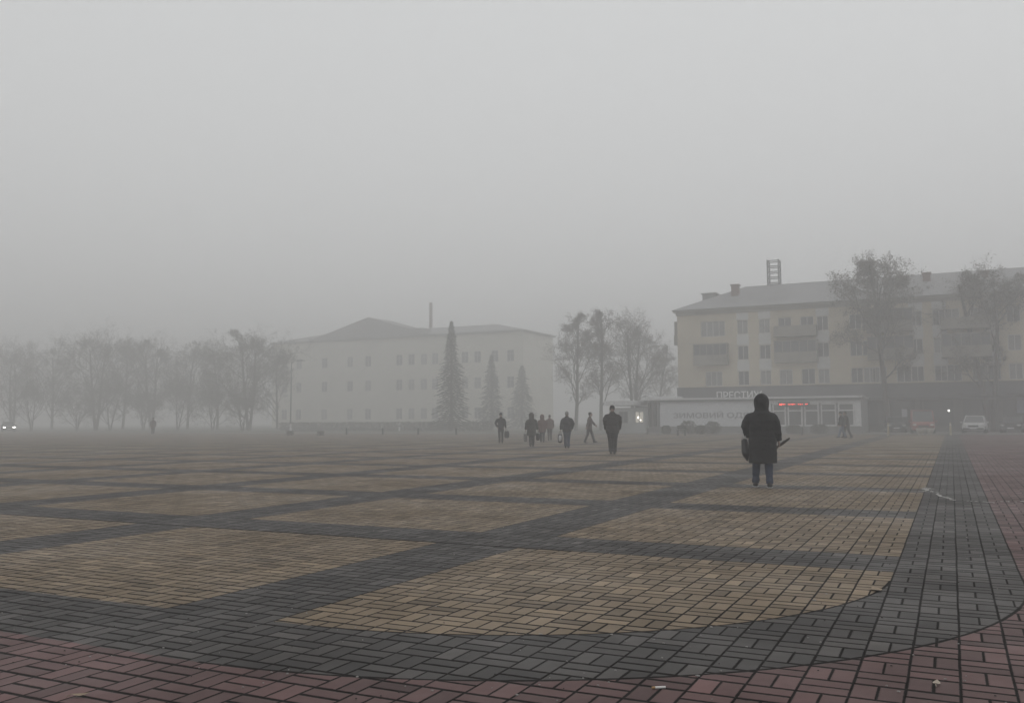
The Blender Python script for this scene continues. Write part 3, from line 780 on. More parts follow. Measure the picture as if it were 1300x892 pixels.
w_ = rel(window(kio, lw0, lw1, .95, 2.1, YK + .1, 2, False, emat('lit_window', (1, .93, .80), .30), METAL), kio)
rel(window(kio, dw0, dw1, .95, 2.1, YK + .1, 2, False, GLASS, METAL), kio)
q = MB(); q.ball(((lw0 + lw1) / 2 - .1, YK + .02, 1.50), .10, .05, .10, 8, 6); q.ball(((lw0 + lw1) / 2 + .12, YK + .02, 1.25), .08, .04, .06, 8, 6)
q.build('bulb', emat('bright_bulb', (1, .95, .86), 3.5), w_)
# pale slab seen above the pavilion roof
a, b = ay(823, 504, 89), ay(862, 504, 89); q = MB(); q.box(a.x, 88.2, ZT + .132, b.x, 90.4, a.z + .02)
rel(q.build('roof_box', WHITEM, pav, bevel=.02), pav)

# ------------------------------------------------------------------ far administrative building
YL = 150.0
lx0, lx1 = ay(346, 500, YL).x, ay(664, 500, YL).x
zE = ay(470, 431, YL).z; zP = ay(470, 408, YL + 6).z
adm = tag(empty('administrative_building', ((lx0 + lx1) / 2, YL, 0)), 'broad pale three storey building with low pitched roof, half lost in the fog', 'building')
WALLP = mat('pale_plaster', (.62, .60, .52), .85, .12, .5, stain=.15)
rows = [ay(470, y, YL).z for y in (525, 489, 458)]
cols_px = [361, 379, 411.6, 444, 467, 506.5, 522, 537.7, 552, 590, 606, 628, 648]
wins = []
for px in cols_px:
    x = ay(px, 489, YL).x
    for zc in rows: wins.append((x - .75, x + .75, zc - 1.15, zc + 1.05))
q = MB(); pierced_wall(q, lx0, lx1, 0, zE, YL, .2, wins)
q.quad((lx0, YL + 14, 0), (lx0, YL, 0), (lx0, YL, zE), (lx0, YL + 14, zE)); q.quad((lx1, YL, 0), (lx1, YL + 14, 0), (lx1, YL + 14, zE), (lx1, YL, zE))
rel(q.build('wall', WALLP, adm), adm)
for w_ in wins: rel(window(adm, *w_, YL + .16, 2, True), adm)
q = MB(); q.box(lx0 - .5, YL - .5, zE, lx1 + .5, YL + 14.5, zE + .35); rel(q.build('cornice', mat('cornice_stone', (.26, .255, .24), .85, .15, 1), adm), adm)
q = MB(); z0 = zE + .352; e = [(lx0 - .6, YL - .6, z0), (lx1 + .6, YL - .6, z0), (lx1 + .6, YL + 14.6, z0), (lx0 - .6, YL + 14.6, z0)]
zr = lerp(zE, zP, .55); q.add(e + [(lx0 + 9, YL + 7, zr), (lx1 - 9, YL + 7, zr)], [(0, 1, 5, 4), (1, 2, 5), (2, 3, 4, 5), (3, 0, 4), (3, 2, 1, 0)])
rf = rel(q.build('roof', ROOFM, adm), adm)
g0, g1, gc = ay(396, 430, YL).x, ay(548, 430, YL).x, ay(470, 420, YL).x
q = MB(); q.add([(g0, YL - .8, z0 + .01), (g1, YL - .8, z0 + .01), (gc, YL - .8, zP), (g0, YL + 9, z0 + .01), (g1, YL + 9, z0 + .01), (gc, YL + 9, zP)], [(0, 1, 2), (3, 5, 4), (0, 2, 5, 3), (1, 4, 5, 2)])
q.build('gable', ROOFM, rf)
a = ay(531, 427, YL - .9); q = MB(); q.box(a.x - 1.4, YL - 1.1, z0 + .1, a.x + 1.4, YL + 1.5, z0 + 1.3); q.build('dormer', ROOFM, rf)
a = ay(547, 367, 167); a.z = min(a.z, 27.3); q = MB(); q.tube([(a.x, 167, 0), (a.x, 167, a.z - .6), (a.x, 167, a.z)], [.55, .36, .40], 14)
st = tag(empty('tall_chimney', (a.x, 167, 0)), 'thin tall chimney stack rising faintly above the far roof', 'chimney')
rel(q.build('stack', BRICKR, st, smooth=True), st)
q = MB(); q.tube([(a.x, 167, a.z - 1.4), (a.x, 167, a.z - .9)], [.44, .44], 14); rel(q.build('collar', METAL, st, smooth=True), st)

# ------------------------------------------------------------------ trees
BARK = mat('dark_bark', (.050, .042, .036), .9, .35, 3, .02); TWIG = mat('brown_twigs', (.060, .052, .046), .9, .3, 2)
LEAFB = mat('late_autumn_leaves', (.075, .062, .044), .8, .3, .7, leaf=True); LEAFG = mat('dull_green_leaves', (.060, .062, .042), .8, .3, .7, leaf=True)
NEEDLE = mat('spruce_needles', (.034, .046, .036), .85, .3, .8, leaf=True)

def leafcard(mb, p, s, r):
    a = Vector((r.gauss(0, 1), r.gauss(0, 1), r.gauss(0, 1))).normalized(); b_ = a.orthogonal().normalized(); c = a.cross(b_)
    th = r.uniform(0, 6.28); u = b_ * cos(th) + c * sin(th); v = a.cross(u) * .55
    mb.add([p - u * s, p - v * s * .8, p + u * s, p + v * s * .8], [(0, 1, 2, 3)])

def broadleaf(px, D, h, wid, label, seed, leaves=2600, forks=1, leafm=None, group=None, cb=.22, lean=0.0, name='tree', top=None, zw=1.0):
    """trunk, limbs and a twiggy crown; h height, wid crown width"""
    r = random.Random(seed); p = ad(px, D)
    root = tag(empty(name, p), label, 'tree', group)
    tm = MB(); cm = MB(); tips = []
    def branch(mb_, p0, d, L, r0, depth):
        n = 4 if depth < 2 else 3; pts = [p0]; cur = p0; dd = d.copy()
        for i in range(n):
            w_ = .045 if depth == 0 else .13; dd = (dd + Vector((r.gauss(0, w_), r.gauss(0, w_), r.gauss(.045, w_)))).normalized()
            cur = cur + dd * (L / n); pts.append(cur)
        mb = tm if depth < 2 else cm
        mb.tube(pts, [lerp(r0, r0 * .42, i / n) for i in range(n + 1)], 7 if depth < 1 else (5 if depth < 2 else 3), cap=False)
        if depth >= 4 or L < .25:
            tips.extend(pts[1:]); return
        k = {0: 15, 1: 7, 2: 5, 3: 3}[depth] if forks == 1 or depth else 10
        for i in range(k):
            t = lerp(.30 if depth else cb + .06, 1.0, (i + r.random()) / k); q_ = t * n; j = min(int(q_), n - 1)
            b0 = lerp(pts[j], pts[j + 1], q_ - j)
            az = r.uniform(0, 6.28); spread = r.uniform(.45, 1.05) * (1.15 if depth == 0 else 1)
            ax = dd.orthogonal().normalized(); ax = Matrix.Rotation(az, 3, dd) @ ax
            nd = (dd * cos(spread) + ax * sin(spread)).normalized()
            env = (1.18 * (1 - t) ** .62 + .16) * min(1, .55 + 1.6 * (t - cb)) if depth == 0 else 1
            LL = (wid * .54 * env * r.uniform(.6, 1.12)) if depth == 0 else L * r.uniform(.42, .62)
            if depth == 0: nd = (nd + Vector((0, 0, .35 * zw))).normalized()
            branch(mb_, b0, nd, LL, max(.008, r0 * lerp(.36, .20, t) if depth == 0 else r0 * .48), depth + 1)
        tips.append(cur)
    for f_ in range(forks):
        off = (f_ - (forks - 1) / 2)
        d0 = Vector((off * .22 * cos(YAW) + lean, off * .22 * sin(YAW), 1)).normalized()
        branch(tm, Vector((off * .25, 0, -.05)), d0, h * (.93 if f_ % 2 == 0 else .86), max(.12, h * .0175), 0)
    tm.build('trunk', BARK, root, smooth=True)
    for k in range(leaves):
        c = r.choice(tips); s = r.uniform(.045, .10) * max(1, h / 14); g_ = .13 * max(1, h / 14)
        leafcard(cm, c + Vector((r.gauss(0, g_), r.gauss(0, g_), r.gauss(0, g_))), s, r)
    cm.build('crown', leafm or LEAFB, root)
    return root

def spruce(px, D, h, wid, label, seed, group=None):
    r = random.Random(seed); p = ad(px, D)
    root = tag(empty('spruce_tree', p), label, 'tree', group)
    t = MB(); t.tube([(0, 0, -.05), (0, 0, h * .5), (0, 0, h)], [h * .016, h * .009, .015], 8); t.build('trunk', BARK, root, smooth=True)
    c = MB(); z = h * .05
    while z < h * .985:
        f_ = 1 - z / h; R = wid * .5 * (f_ ** .80) + .05; n = max(4, int(7 + 9 * f_)); a0 = r.uniform(0, 6.28); wh = r.uniform(.78, 1.12)
        for k in range(n):
            a = a0 + 2 * pi * k / n + r.gauss(0, .12); L = R * r.uniform(.52, 1.22) * wh; d = Vector((cos(a), sin(a), 0))
            p0 = Vector((0, 0, z)); p1 = p0 + d * L * .55 + Vector((0, 0, -.06 * L)); p2 = p0 + d * L + Vector((0, 0, -.22 * L + r.gauss(0, .05)))
            c.tube([p0, p1, p2], [.02, .013, .004], 3, cap=False)
            m = max(4, int(L * 15))
            for i in range(m):
                tt = lerp(.15, 1, (i + r.random()) / m); q_ = lerp(p0, p1, tt * 2) if tt < .5 else lerp(p1, p2, tt * 2 - 1)
                sd = Vector((-sin(a), cos(a), 0)) * r.choice((-1, 1)); ln = r.uniform(.12, .30) * (1.15 - .5 * tt)
                dirv = (sd * .8 + d * .6 + Vector((0, 0, -.35))).normalized() * ln; wv = Vector((0, 0, .035)) + d * .03
                c.add([q_ - wv, q_ + dirv * .6 - wv * .9, q_ + dirv, q_ + dirv * .5 + wv, q_ + wv], [(0, 1, 2, 3, 4)])
        z += lerp(.26, .13, z / h)
    c.build('crown', NEEDLE, root)
    return root

def hgt(ytop, D): return (533.7 - ytop) / F * D + CAMH
# right hand trees before the apartment block
broadleaf(1128, 84, hgt(328, 84), 10.4, 'tall twiggy tree rising above the roof, right of the pavilion', 11, 16000, 1, cb=.26, top=1)
broadleaf(1164, 87, hgt(346, 87), 8.2, 'slimmer tree close behind the tall one, before the apartment block', 12, 11000, 1, cb=.30)
broadleaf(1258, 82, hgt(342, 82), 9.4, 'wide dense tree reaching the roof beside the white car', 13, 22000, 2, cb=.20)
broadleaf(1297, 84, hgt(345, 84), 7.0, 'tree at the right edge of the photo, cut by the frame', 14, 14000, 1, cb=.2)
# middle trees
broadleaf(731, 112, hgt(400, 112), 9.0, 'upright bare tree, left one of the tall pair beyond the walkers', 21, 12000, 1, cb=.11, zw=2.2)
broadleaf(763, 112, hgt(398, 112), 8.6, 'upright bare tree, right one of the tall pair beyond the walkers', 22, 12000, 1, cb=.11, zw=2.2)
broadleaf(805, 114, hgt(416, 114), 11.5, 'rounded bare tree between the tall pair and the apartment block', 23, 15000, 2, cb=.08, zw=1.6)
broadleaf(838, 130, hgt(446, 130), 8.0, 'faint tree low behind the pavilion beside the apartment block', 24, 8000, 1)
spruce(573, 114, hgt(404, 114), 5.2, 'tallest spruce with pointed top, before the pale building', 31)
spruce(624, 136, hgt(448, 136), 4.9, 'middle sized spruce right of the tallest spruce', 32)
spruce(663, 144, hgt(462, 144), 6.0, 'smallest faintest spruce, right of the other two', 33)
# left hand row
for i, (px, D, yt, wd, fk, lab) in enumerate([
    (16, 165, 446, 14.4, 2, 'very faint tree at the left edge above the car lights'),
    (66, 162, 444, 14.4, 1, 'faint tree second from the left edge'),
    (122, 146, 433, 14.4, 2, 'broad dark tree left of the lone faint person'),
    (156, 158, 441, 12.8, 1, 'narrow tree between the broad one and the lone person'),
    (192, 150, 437, 12.8, 2, 'tree directly above the lone faint person'),
    (238, 155, 440, 12.8, 1, 'tree just right of the lone faint person'),
    (276, 146, 446, 11.2, 1, 'lower tree beside the darkest tree of the left row'),
    (316, 130, 429, 13.8, 2, 'darkest and tallest tree of the left row, beside the pale building'),
    (352, 144, 455, 11.2, 1, 'low tree covering the left corner of the pale building')]):
    broadleaf(px, D, hgt(yt, D), wd, lab, 40 + i, 20000 if fk == 2 else 14000, fk, LEAFG, 'trees along the far left side', cb=.03)

def leafy(name, loc, sx, sy, sz, n, label, cat, seed, m=None, group=None, s=(.04, .09), boxy=False, rz=0):
    r = random.Random(seed); root = tag(empty(name, loc, rz), label, cat, group)
    c = MB(); st = MB()
    for k in range(7):
        a = r.uniform(0, 6.28); st.tube([(0, 0, 0), (cos(a) * sx * .2, sin(a) * sy * .2, sz * .5), (cos(a) * sx * .42, sin(a) * sy * .42, sz * r.uniform(.7, .95))], [.03, .02, .008], 5)
    for k in range(n):
        if boxy: p = Vector((r.uniform(-.5, .5) * sx, r.uniform(-.5, .5) * sy, r.uniform(0, 1) * sz))
        else:
            a, z, q_ = r.uniform(0, 6.28), r.random() ** .8, r.random() ** .45; w_ = (.55 + .5 * sin(pi * min(1, z * .9 + .1))) * q_
            p = Vector((cos(a) * sx * .5 * w_, sin(a) * sy * .5 * w_, z * sz * (1 + .15 * mnoise.noise(Vector((a, z, seed))))))
        leafcard(c, p, r.uniform(*s), r)
    st.build('stem', BARK, root); c.build('foliage', m or LEAFG, root)
    return root
for i, (px, D, wd, hg, lab) in enumerate([(40, 142, 12, 3.6, 'bushy thicket behind the car lights at the left edge'), (98, 140, 11, 2.3, 'bush between the left edge and the broad dark tree'), (140, 142, 12, 3.9, 'bush below the broad dark tree left of the lone person'),
        (182, 142, 10, 2.6, 'bush right behind the lone faint person'), (226, 142, 12, 4.1, 'bush to the right of the lone faint person'), (270, 138, 10, 2.9, 'bush below the lower tree of the left row'), (308, 126, 10, 2.4, 'bush at the foot of the darkest left tree')]):
    tag(broadleaf(px, D, hg * 1.5, wd, lab, 120 + i, 9000, 2, LEAFG, 'bushes along the far left side', cb=.0, name='bush'), cat='bush')
# clipped hedge before the pale building, shrubs at the pavilion
ha, hb = gp(352, 546.6), gp(622, 546.9); hh = 1.15
r = random.Random(77); q = MB(); L = (hb - ha).length; ux = (hb - ha) / L; uy = Vector((-ux.y, ux.x, 0))
hed = tag(empty('hedge', ha, atan2(ux.y, ux.x)), 'long clipped dark hedge in front of the pale building', 'hedge')
for k in range(15000):
    leafcard(q, Vector((r.uniform(0, L), r.uniform(0, 1.1), r.uniform(.02, hh) + .05 * sin(k))), r.uniform(.06, .11), r)
q.build('foliage', LEAFG, hed)
q = MB(); x = .3
while x < L: q.tube([(x, .5, 0), (x + .05, .55, .9)], [.025, .012], 5); x += .8
q.build('stem', BARK, hed)
for i, (px, yb, wd, hg, lab) in enumerate([(846, 550.5, .9, .75, 'small low shrub below the left end of the display board'), (874, 550.5, 1.6, 1.15, 'largest shrub in front of the display board'),
        (889, 550.8, 1.0, .75, 'low shrub between the two larger ones at the display board'), (905, 550.6, 1.6, 1.05, 'round shrub under the middle of the display board'),
        (1008, 550.4, 1.4, .75, 'low shrub below the left shop windows'), (1040, 550.2, 1.6, .8, 'low shrub below the middle shop windows')]):
    P_ = gp(px, yb); leafy('shrub', P_, wd, .9, hg, 1500, lab, 'shrub', 60 + i, s=(.03, .07))

# ------------------------------------------------------------------ street furniture
def bollard(px, yb, hgt_, label, m, r_=.085, group=None, cap=None):
    root = tag(empty('bollard', gp(px, yb)), label, 'bollard', group)
    q = MB(); q.tube([(0, 0, 0), (0, 0, .03), (0, 0, .031), (0, 0, hgt_ - .05), (0, 0, hgt_)], [r_ * 1.5, r_ * 1.5, r_, r_ * .92, r_ * .6], 12); q.build('post', m, root, smooth=False)
    q = MB(); q.tube([(0, 0, hgt_ * .78), (0, 0, hgt_ * .86)], [r_ * 1.06, r_ * 1.06], 12); q.build('band', WHITEM if cap is None else cap, root)
    return root
for px, lab in ((440, 'short dark bollard under the left half of the pale building'), (486, 'short dark bollard under the middle of the pale building'), (531, 'short dark bollard left of the tallest spruce'), (579, 'short dark bollard at the foot of the tallest spruce')):
    bollard(px, 551.5, .62, lab, DARKM, .08, 'dark bollards along the far side', DARKM)
YELP = mat('faded_yellow_paint', (.42, .37, .25), .6, .2, 4, stain=.2)
bollard(1128, 553, .95, 'pale yellow bollard below the tall tree', YELP, .075)
bollard(1207, 552, .95, 'pale bollard at the end of the grey paving strip', YELP, .075)
bollard(822.5, 551, .55, 'dark bollard at the left corner of the pavilion', DARKM, .08, None, DARKM)
bollard(885, 551, .60, 'dark bollard in front of the display board shrubs', DARKM, .08, None, DARKM)
bollard(1018.5, 552, .60, 'dark bollard in front of the shop windows', DARKM, .07, None, DARKM)
# lamp posts
def lamp_post(px, D, ytop, label, two=False):
    root = tag(empty('lamp_post', ad(px, D), YAW), label, 'lamp post'); h_ = hgt(ytop, D)
    q = MB(); q.tube([(0, 0, 1.001), (0, 0, h_ * .6), (0, 0, h_)], [.075, .06, .045], 10); q.build('pole', METAL, root, smooth=True)
    q = MB(); q.tube([(0, 0, 0), (0, 0, .25), (0, 0, 1.0)], [.15, .11, .11], 12); q.build('painted_base', WHITEM, root)
    q = MB(); q.tube([(0, 0, h_ - .1), (.35, 0, h_ + .12), (1.0, 0, h_ + .18)], [.035, .03, .03], 8); a_ = q.build('arm', METAL, root, smooth=True)
    q = MB(); q.tube([(.95, 0, h_ + .17), (1.2, 0, h_ + .19), (1.55, 0, h_ + .17)], [(.06, .04), (.13, .06), (.07, .03)], 10, ref=(0, 1, 0)); q.build('lamp_head', METAL, root, smooth=True)
lamp_post(369, 100, 458, 'slender lamp post with white base left of the hedge')
q = MB(); q.cyl(0, 0, 0, 1.0, .11, 12); q.cyl(0, 0, 1.0, 1.05, .13, 12)
wp = tag(empty('marker_post', gp(507, 547)), 'short white post in front of the dark hedge', 'post'); q.build('post', WHITEM, wp)
q = MB(); q.cyl(0, 0, .55, .72, .114, 12); q.build('band', METAL, wp)
# bench and rubbish bin, far left of centre
ba, bb = gp(363, 552.5), gp(407, 552.8); bl = (bb - ba).length
be = tag(empty('park_bench', ba, atan2((bb - ba).y, (bb - ba).x)), 'long low grey bench at the far edge of the square before the hedge', 'bench')
q = MB()
for k in range(3): q.box(0, .02 + k * .16, .40, bl, .15 + k * .16, .44)
q.build('seat', METAL, be)
for x in (.05, bl - .45):
    q = MB(); q.box(x, .0, 0, x + .40, .50, .395); q.build('leg', STONE, be, bevel=.02)
# planter bench at the shrubs
ba, bb = gp(859, 552.8), gp(871, 552.8); bl = (bb - ba).length
be = tag(empty('park_bench', ba, atan2((bb - ba).y, (bb - ba).x)), 'small dark bench below the shrubs of the display board', 'bench')
q = MB()
for k in range(4): q.box(0, .02 + k * .12, .40, bl, .12 + k * .12, .44)
q.build('seat', BARK, be)
for x in (.03, bl - .13): q = MB(); q.box(x, .03, 0, x + .10, .46, .397); q.build('leg', DARKM, be)
q = MB(); q.box(0, .50, .55, bl, .54, .66); q.box(0, .505, .70, bl, .545, .80); q.box(.08, .50, .39, .13, .53, .80); q.box(bl - .13, .50, .39, bl - .08, .53, .80); q.build('backrest', BARK, be)
# round concrete planters
CONC = mat('pale_concrete', (.46, .44, .40), .85, .18, 3, .004, stain=.2)
for px, lab in ((1169.3, 'left one of two round pale concrete planters before the red van'), (1180.3, 'right one of two round pale concrete planters before the red van')):
    P_ = gp(px, 551.8); pl = tag(empty('planter', P_), lab, 'planter', 'pair of round planters')
    q = MB(); q.tube([(0, 0, 0), (0, 0, .06), (0, 0, .10), (0, 0, .30), (0, 0, .48), (0, 0, .52)], [.18, .20, .16, .31, .36, .33], 16); q.build('bowl', CONC, pl, smooth=False)
    q = MB(); r = random.Random(int(px))
    q.cyl(0, 0, .50, .535, .30, 14)
    for k in range(90): leafcard(q, Vector((r.gauss(0, .13), r.gauss(0, .13), .55 + abs(r.gauss(0, .04)))), r.uniform(.02, .04), r)
    q.build('soil_and_leaves', BARK, pl)
# wall lamp and posters on the shop storey
a = ay(1204.5, 521, YB - 1.2)
wl = tag(empty('wall_lamp', (a.x, YB - .42, a.z)), 'small lit lamp on the dark shop front left of the white car', 'lamp')
q = MB(); q.tube([(0, .06, .1), (0, -.4, .16), (0, -.78, .10)], [.03, .025, .025], 8); q.build('arm', DARKM, wl)
q = MB(); q.ball((0, -.80, 0), .10, .10, .10, 10, 8); q.build('bulb', emat('lamp_bulb', (1, .97, .92), 3), wl, smooth=True)
def board(name, px0, px1, y0, y1, Y, m, label, cat, fr=DARKM):
    a_, b_ = ay(px0, y0, Y), ay(px1, y1, Y); root = tag(empty(name, ((a_.x + b_.x) / 2, Y, b_.z)), label, cat); w_ = (b_.x - a_.x) / 2; hh_ = a_.z - b_.z
    MB().box(-w_, -.06, 0, w_, .0, hh_).build('panel', m, root); q_ = MB(); t_ = .05
    q_.box(-w_ - t_, -.08, -t_, w_ + t_, .01, -.002); q_.box(-w_ - t_, -.08, hh_ + .002, w_ + t_, .01, hh_ + t_); q_.box(-w_ - t_, -.08, 0, -w_ - .002, .01, hh_); q_.box(w_ + .002, -.08, 0, w_ + t_, .01, hh_)
    q_.build('frame', fr, root); return root
o = board('notice_board', 1144.5, 1152, 519, 529, YB - 2.25, mat('pale_grey_board', (.42, .42, .45), .6, .1, 2), 'pale square notice board hanging on the dark shop canopy posts', 'notice board')
q = MB(); zz = o.location.z; w_ = .25
for sx in (-1, 1): q.box(sx * w_ - .025, .012, -zz, sx * w_ + .025, .05, .5)
q.build('support', DARKM, o)
o = board('poster', 1290, 1306, 503, 524, YB - .45, mat('bluish_poster', (.26, .28, .36), .6, .1, 2, stain=.2), 'bluish poster panel on the dark shop front at the right edge', 'poster')

# ------------------------------------------------------------------ vehicles
TYRE = mat('tyre_rubber', (.022, .022, .022), .85, .2, 8); RIM = mat('wheel_rim', (.30, .30, .30), .4, .15, 6, metal=.6); CARGLASS = mat('car_glass', (.030, .034, .038), .08, .3, 2, spec=.7); LAMPG = mat('lamp_glass', (.55, .55, .53), .2, .1, 8); TAIL = mat('red_lamp_glass', (.25, .02, .02), .25, .1, 8); TRIM = mat('black_plastic_trim', (.025, .025, .025), .6, .2, 6)
def vehicle(name, P_, rz, paint, label, cat, L=4.3, Wd=1.72, Hh=1.46, van=False, lit=False):
    """front faces -y; body lofted along its length from cross sections"""
    root = tag(empty(name, P_, rz), label, cat); hw = Wd / 2; hl = L / 2
    q = MB(); zb = .24
    if van: prof = [(-1.0, .62, .80), (-.985, .80, .90), (-.80, .98, .97), (-.60, 1.04, 1.0), (.60, 1.06, 1.0), (.96, 1.04, .98), (1.0, .80, .94)]
    else: prof = [(-1.0, .52, .82), (-.985, .66, .90), (-.86, .76, .96), (-.45, .90, 1.0), (.55, .95, 1.0), (.93, .93, .96), (.99, .78, .92), (1.0, .60, .88)]
    vs = []; n = 10
    for t, zt, w_ in prof:
        y = t * hl; a = hw * w_
        vs += [(-a * .80, y, zb), (-a * .97, y, zb + .08), (-a, y, zb + .30), (-a * .97, y, lerp(zb, zt, .85)), (-a * .86, y, zt), (a * .86, y, zt), (a * .97, y, lerp(zb, zt, .85)), (a, y, zb + .30), (a * .97, y, zb + .08), (a * .80, y, zb)]
    fs = [(i * n + k, i * n + (k + 1) % n, (i + 1) * n + (k + 1) % n, (i + 1) * n + k) for i in range(len(prof) - 1) for k in range(n)]
    fs += [tuple(range(n - 1, -1, -1)), tuple((len(prof) - 1) * n + k for k in range(n))]
    q.add(vs, fs); body = q.build('body', paint, root, bevel=.035, smooth=True)
    # cabin with glass all round and painted roof and pillars
    if van: cab = [(-.78, .96, -.42, Hh), (1.0, .96, .93, Hh)]
    else: cab = [(-.40, .86, -.06, Hh), (.90, .90, .52, Hh)]
    (yb0, z0, yt0, zt), (yb1, z1, yt1, _) = cab; bw, tw = hw * .90, hw * .72
    if van: tw = hw * .82
    vs = [(-bw, yb0 * hl, z0), (bw, yb0 * hl, z0), (bw, yb1 * hl, z1), (-bw, yb1 * hl, z1), (-tw, yt0 * hl, zt - .05), (tw, yt0 * hl, zt - .05), (tw, yt1 * hl, zt - .05), (-tw, yt1 * hl, zt - .05)]
    q = MB(); q.add(vs, [(0, 3, 2, 1), (4, 5, 6, 7), (0, 1, 5, 4), (1, 2, 6, 5), (2, 3, 7, 6), (3, 0, 4, 7)]); q.build('window', CARGLASS, root)
    q = MB(); V_ = [Vector(v) for v in vs]
    for a_, b_ in ((0, 4), (1, 5), (2, 6), (3, 7)): q.tube([V_[a_], V_[b_]], [.045, .045], 6)
    for s_ in ((0, 3, 4, 7), (1, 2, 5, 6)): q.tube([lerp(V_[s_[0]], V_[s_[1]], .52), lerp(V_[s_[2]], V_[s_[3]], .52)], [.045, .045], 6)
    q.tube([V_[4] + Vector((0, -.03, .0)), V_[4] + Vector((0, .10, .05)), lerp(V_[4], V_[7], .5) + Vector((0, 0, .07)), V_[7] + Vector((0, -.06, .05)), V_[7]], [.05] * 5, 6)
    ys = [yt0 * hl - .04, lerp(yt0, yt1, .15) * hl, lerp(yt0, yt1, .5) * hl, lerp(yt0, yt1, .9) * hl, yt1 * hl + .03]
    q.tube([(0, y, zt - .045 + dz) for y, dz in zip(ys, (0, .015, .03, .015, 0))], [(tw * k, .035) for k in (.96, 1.02, 1.03, 1.02, .96)], 14, ref=(1, 0, 0))
    q.build('roof', paint, root, smooth=True)
    for sx in (-1, 1):
        for y in (-.60 * hl, .60 * hl):
            q = MB(); q.tube([(sx * (hw - .20), y, .31), (sx * (hw + .01), y, .31)], [.31, .31], 20); w_ = q.build('wheel', TYRE, root, bevel=.03)
            q = MB(); q.tube([(sx * (hw - .02), y, .31), (sx * (hw + .02), y, .31)], [.19, .17], 14); q.build('rim', RIM, w_)
        q = MB(); q.ball((sx * hw * .70, -hl * .985, .66 if not van else .72), .17, .06, .085, 10, 6); q.build('headlight', emat('lit_headlight', (1, .96, .88), 14) if lit else LAMPG, root, smooth=True)
        q = MB(); q.ball((sx * hw * .80, hl * .985, .78), .10, .04, .12, 10, 6); q.build('tail_light', TAIL, root, smooth=True)
        q = MB(); q.ball((sx * (hw + .08), yb0 * hl + .25, z0 + .06), .10, .05, .07, 8, 6); q.build('mirror', paint, root, smooth=True)
    q = MB(); q.box(-hw * .42, -hl * 1.004, .52, hw * .42, -hl * .96, .68); q.build('grille', TRIM, root, bevel=.01)
    q = MB(); q.box(-hw * .86, -hl * 1.012, .28, hw * .86, -hl * .93, .44); q.box(-hw * .86, hl * .93, .30, hw * .86, hl * 1.012, .50); q.build('bumper', TRIM if not van else paint, root, bevel=.03)
    q = MB(); q.box(-.26, -hl * 1.02, .36, .26, -hl * 1.012 - .002, .47); q.build('number_plate', WHITEM, root)
    return root
P_ = gp(1238, 549.2); vehicle('parked_car', P_, atan2(-P_.x, P_.y) - .06, mat('white_car_paint', (.52, .52, .52), .3, .04, 1), 'white car parked facing the square before the dark shop front', 'car', Wd=1.85, Hh=1.48)
P_ = gp(1171, 549.2); vehicle('parked_van', P_, atan2(-P_.x, P_.y) + .04, mat('red_van_paint', (.22, .035, .030), .3, .06, 1), 'dull red van parked behind the two round planters', 'van', 4.6, 1.95, 2.0, True)
P_ = gp(1136, 548.4); vehicle('parked_car', P_, atan2(-P_.x, P_.y) + .08, mat('blue_grey_car_paint', (.055, .062, .080), .3, .05, 1), 'dark blue grey car parked behind the pale yellow bollard', 'car', Wd=1.75, Hh=1.44)
P_ = gp(1287, 549.0); vehicle('parked_car', P_, atan2(-P_.x, P_.y) - .1, mat('dark_car_paint', (.032, .030, .032), .3, .05, 1), 'very dark car parked near the right edge under the bluish poster', 'car', Wd=1.78, Hh=1.45)
P_ = ad(11, 128); vehicle('car', P_, atan2(-P_.x, P_.y) + .05, mat('grey_car_paint', (.10, .10, .105), .3, .05, 1), 'car with lit headlights in the fog at the far left', 'car', lit=True)

# ------------------------------------------------------------------ small things on the paving
r = random.Random(99)
LIT = mat('pale_scraps', (.26, .25, .235), .8, .4, 30); MUD = mat('dark_crumbs', (.03, .026, .022), .9, .3, 30)
def flake(mb, x, y, s, z=.004, n=6, th=.004):
    a0 = r.uniform(0, 6.28); st = r.uniform(.45, 1); pts = []
    for k in range(n):
        a = a0 + 2 * pi * k / n; q_ = s * r.uniform(.6, 1.1); pts.append((x + cos(a) * q_, y + sin(a) * q_ * st))
    mb.add([(a, b, z) for a, b in pts] + [(a * .9 + x * .1, b * .9 + y * .1, z + th) for a, b in pts], [tuple(range(n, 2 * n))] + [(k, (k + 1) % n, n + (k + 1) % n, n + k) for k in range(n)])
sc = MB(); dk = MB()
for k in range(1000):
    d = 2.6 + 32 * r.random() ** 2.2; a = r.uniform(-.56, .56); x, y = d * sin(a), d * cos(a); X, Y = x * cos(YAW) - y * sin(YAW), x * sin(YAW) + y * cos(YAW)
    if k % 3: flake(sc, X, Y, r.uniform(.003, .009) * (1 + (r.random() > .93)))
    else: flake(dk, X, Y, r.uniform(.003, .007))
tag(sc.build('litter', LIT), kind='stuff'); tag(dk.build('crumbs', MUD), kind='stuff')
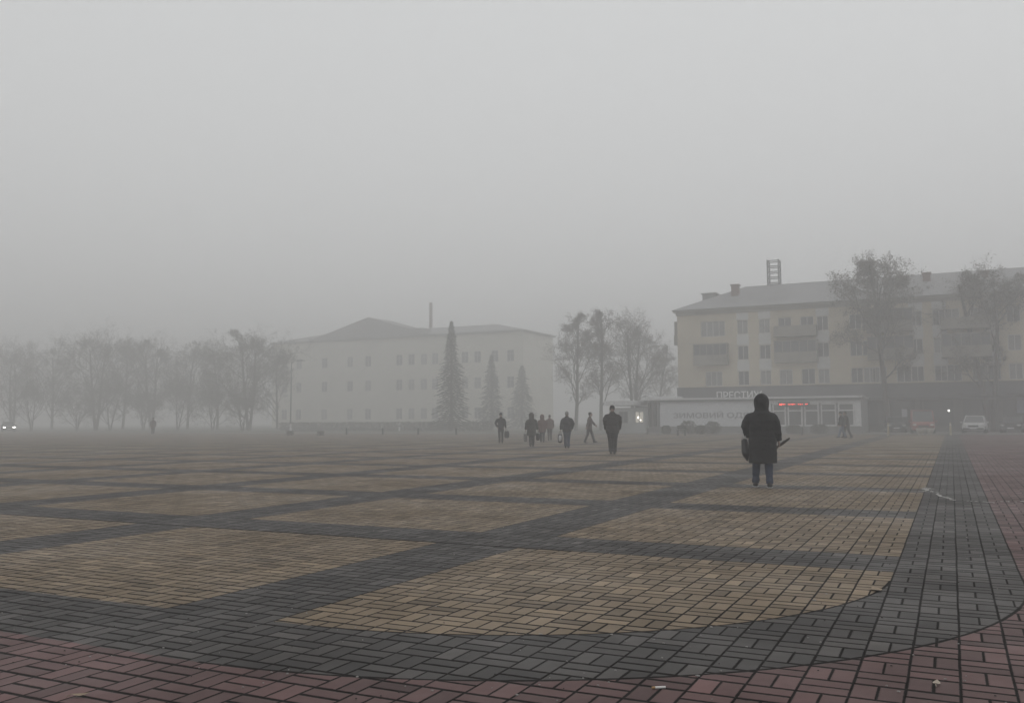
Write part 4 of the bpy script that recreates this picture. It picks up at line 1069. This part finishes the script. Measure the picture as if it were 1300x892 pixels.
def dead_leaf(px, py, s, label, m):
    root = tag(empty('fallen_leaf', gp(px, py), r.uniform(0, 6)), label, 'leaf'); q = MB()
    out = [(-1, 0), (-.5, .38), (0, .5), (.55, .34), (1, 0), (.55, -.34), (0, -.5), (-.5, -.38)]
    top = [(a * s, b * s, .006 + .05 * s * 5 * abs(b) + .012 * (a * a)) for a, b in out]; c = (0, 0, .006)
    q.add([c] + top, [(0, k + 1, (k + 1) % 8 + 1) for k in range(8)])
    q.build('blade', m, root)
    MB().tube([(s * .95, 0, .014), (s * 1.5, s * .1, .008)], [.002, .0015], 5).build('stalk', m, root)
DRY = mat('dry_leaf', (.26, .20, .14), .8, .3, 20)
dead_leaf(1113, 749.5, .075, 'dry curled leaf lying on the curved edge of the yellow paving', DRY)
dead_leaf(1189, 869, .035, 'small pale leaf on the red paving at the lower right', mat('pale_dry_leaf', (.40, .34, .28), .8, .2, 20))
dead_leaf(102, 884, .04, 'small dry leaf on the red paving at the lower left', DRY)
cg = tag(empty('cigarette_butt', gp(837, 873.5), .6), 'white cigarette butt on the red paving at the bottom', 'cigarette')
MB().tube([(-.020, 0, .006), (.030, 0, .006)], [.0055] * 2, 8).build('paper', mat('white_paper', (.75, .74, .72), .8, .05, 30), cg); MB().tube([(-.036, 0, .006), (-.0205, 0, .006)], [.0057] * 2, 8).build('filter', mat('filter_paper', (.40, .25, .12), .8, .1, 30), cg)
# ragged white streak of paint across the grey and red strips
q = MB(); path_px = [(1174, 619.5), (1179, 622.5), (1187, 624), (1193, 629), (1201, 631.8), (1212, 634.5), (1218, 635.3), (1235, 636.2), (1252, 637.2), (1262, 638.3), (1274, 636.5), (1288, 636.6), (1304, 636.4)]
pts = [gp(*p_) for p_ in path_px]
WP = mat('worn_white_paint', (.45, .44, .42), .8, .3, 20)
for a, b in zip(pts, pts[1:]):
    L = (b - a).length; dens = r.choice((.08, .2, .45, .8))
    for k in range(int(L * 40 * dens) + 2):
        t_ = r.random(); p_ = lerp(a, b, t_); flake(q, p_.x + r.gauss(0, .025), p_.y + r.gauss(0, .045), r.uniform(.008, .034), .0035, 7, .002)
for k in range(26): p_ = gp(1176 + r.gauss(0, 3), 620.5 + r.gauss(0, 1.3)); flake(q, p_.x, p_.y, r.uniform(.02, .05), .0035, 7, .002)
o = q.build('paint_streak', WP); tag(o, 'broken white paint streak across the grey strip and red paving', 'paint mark')
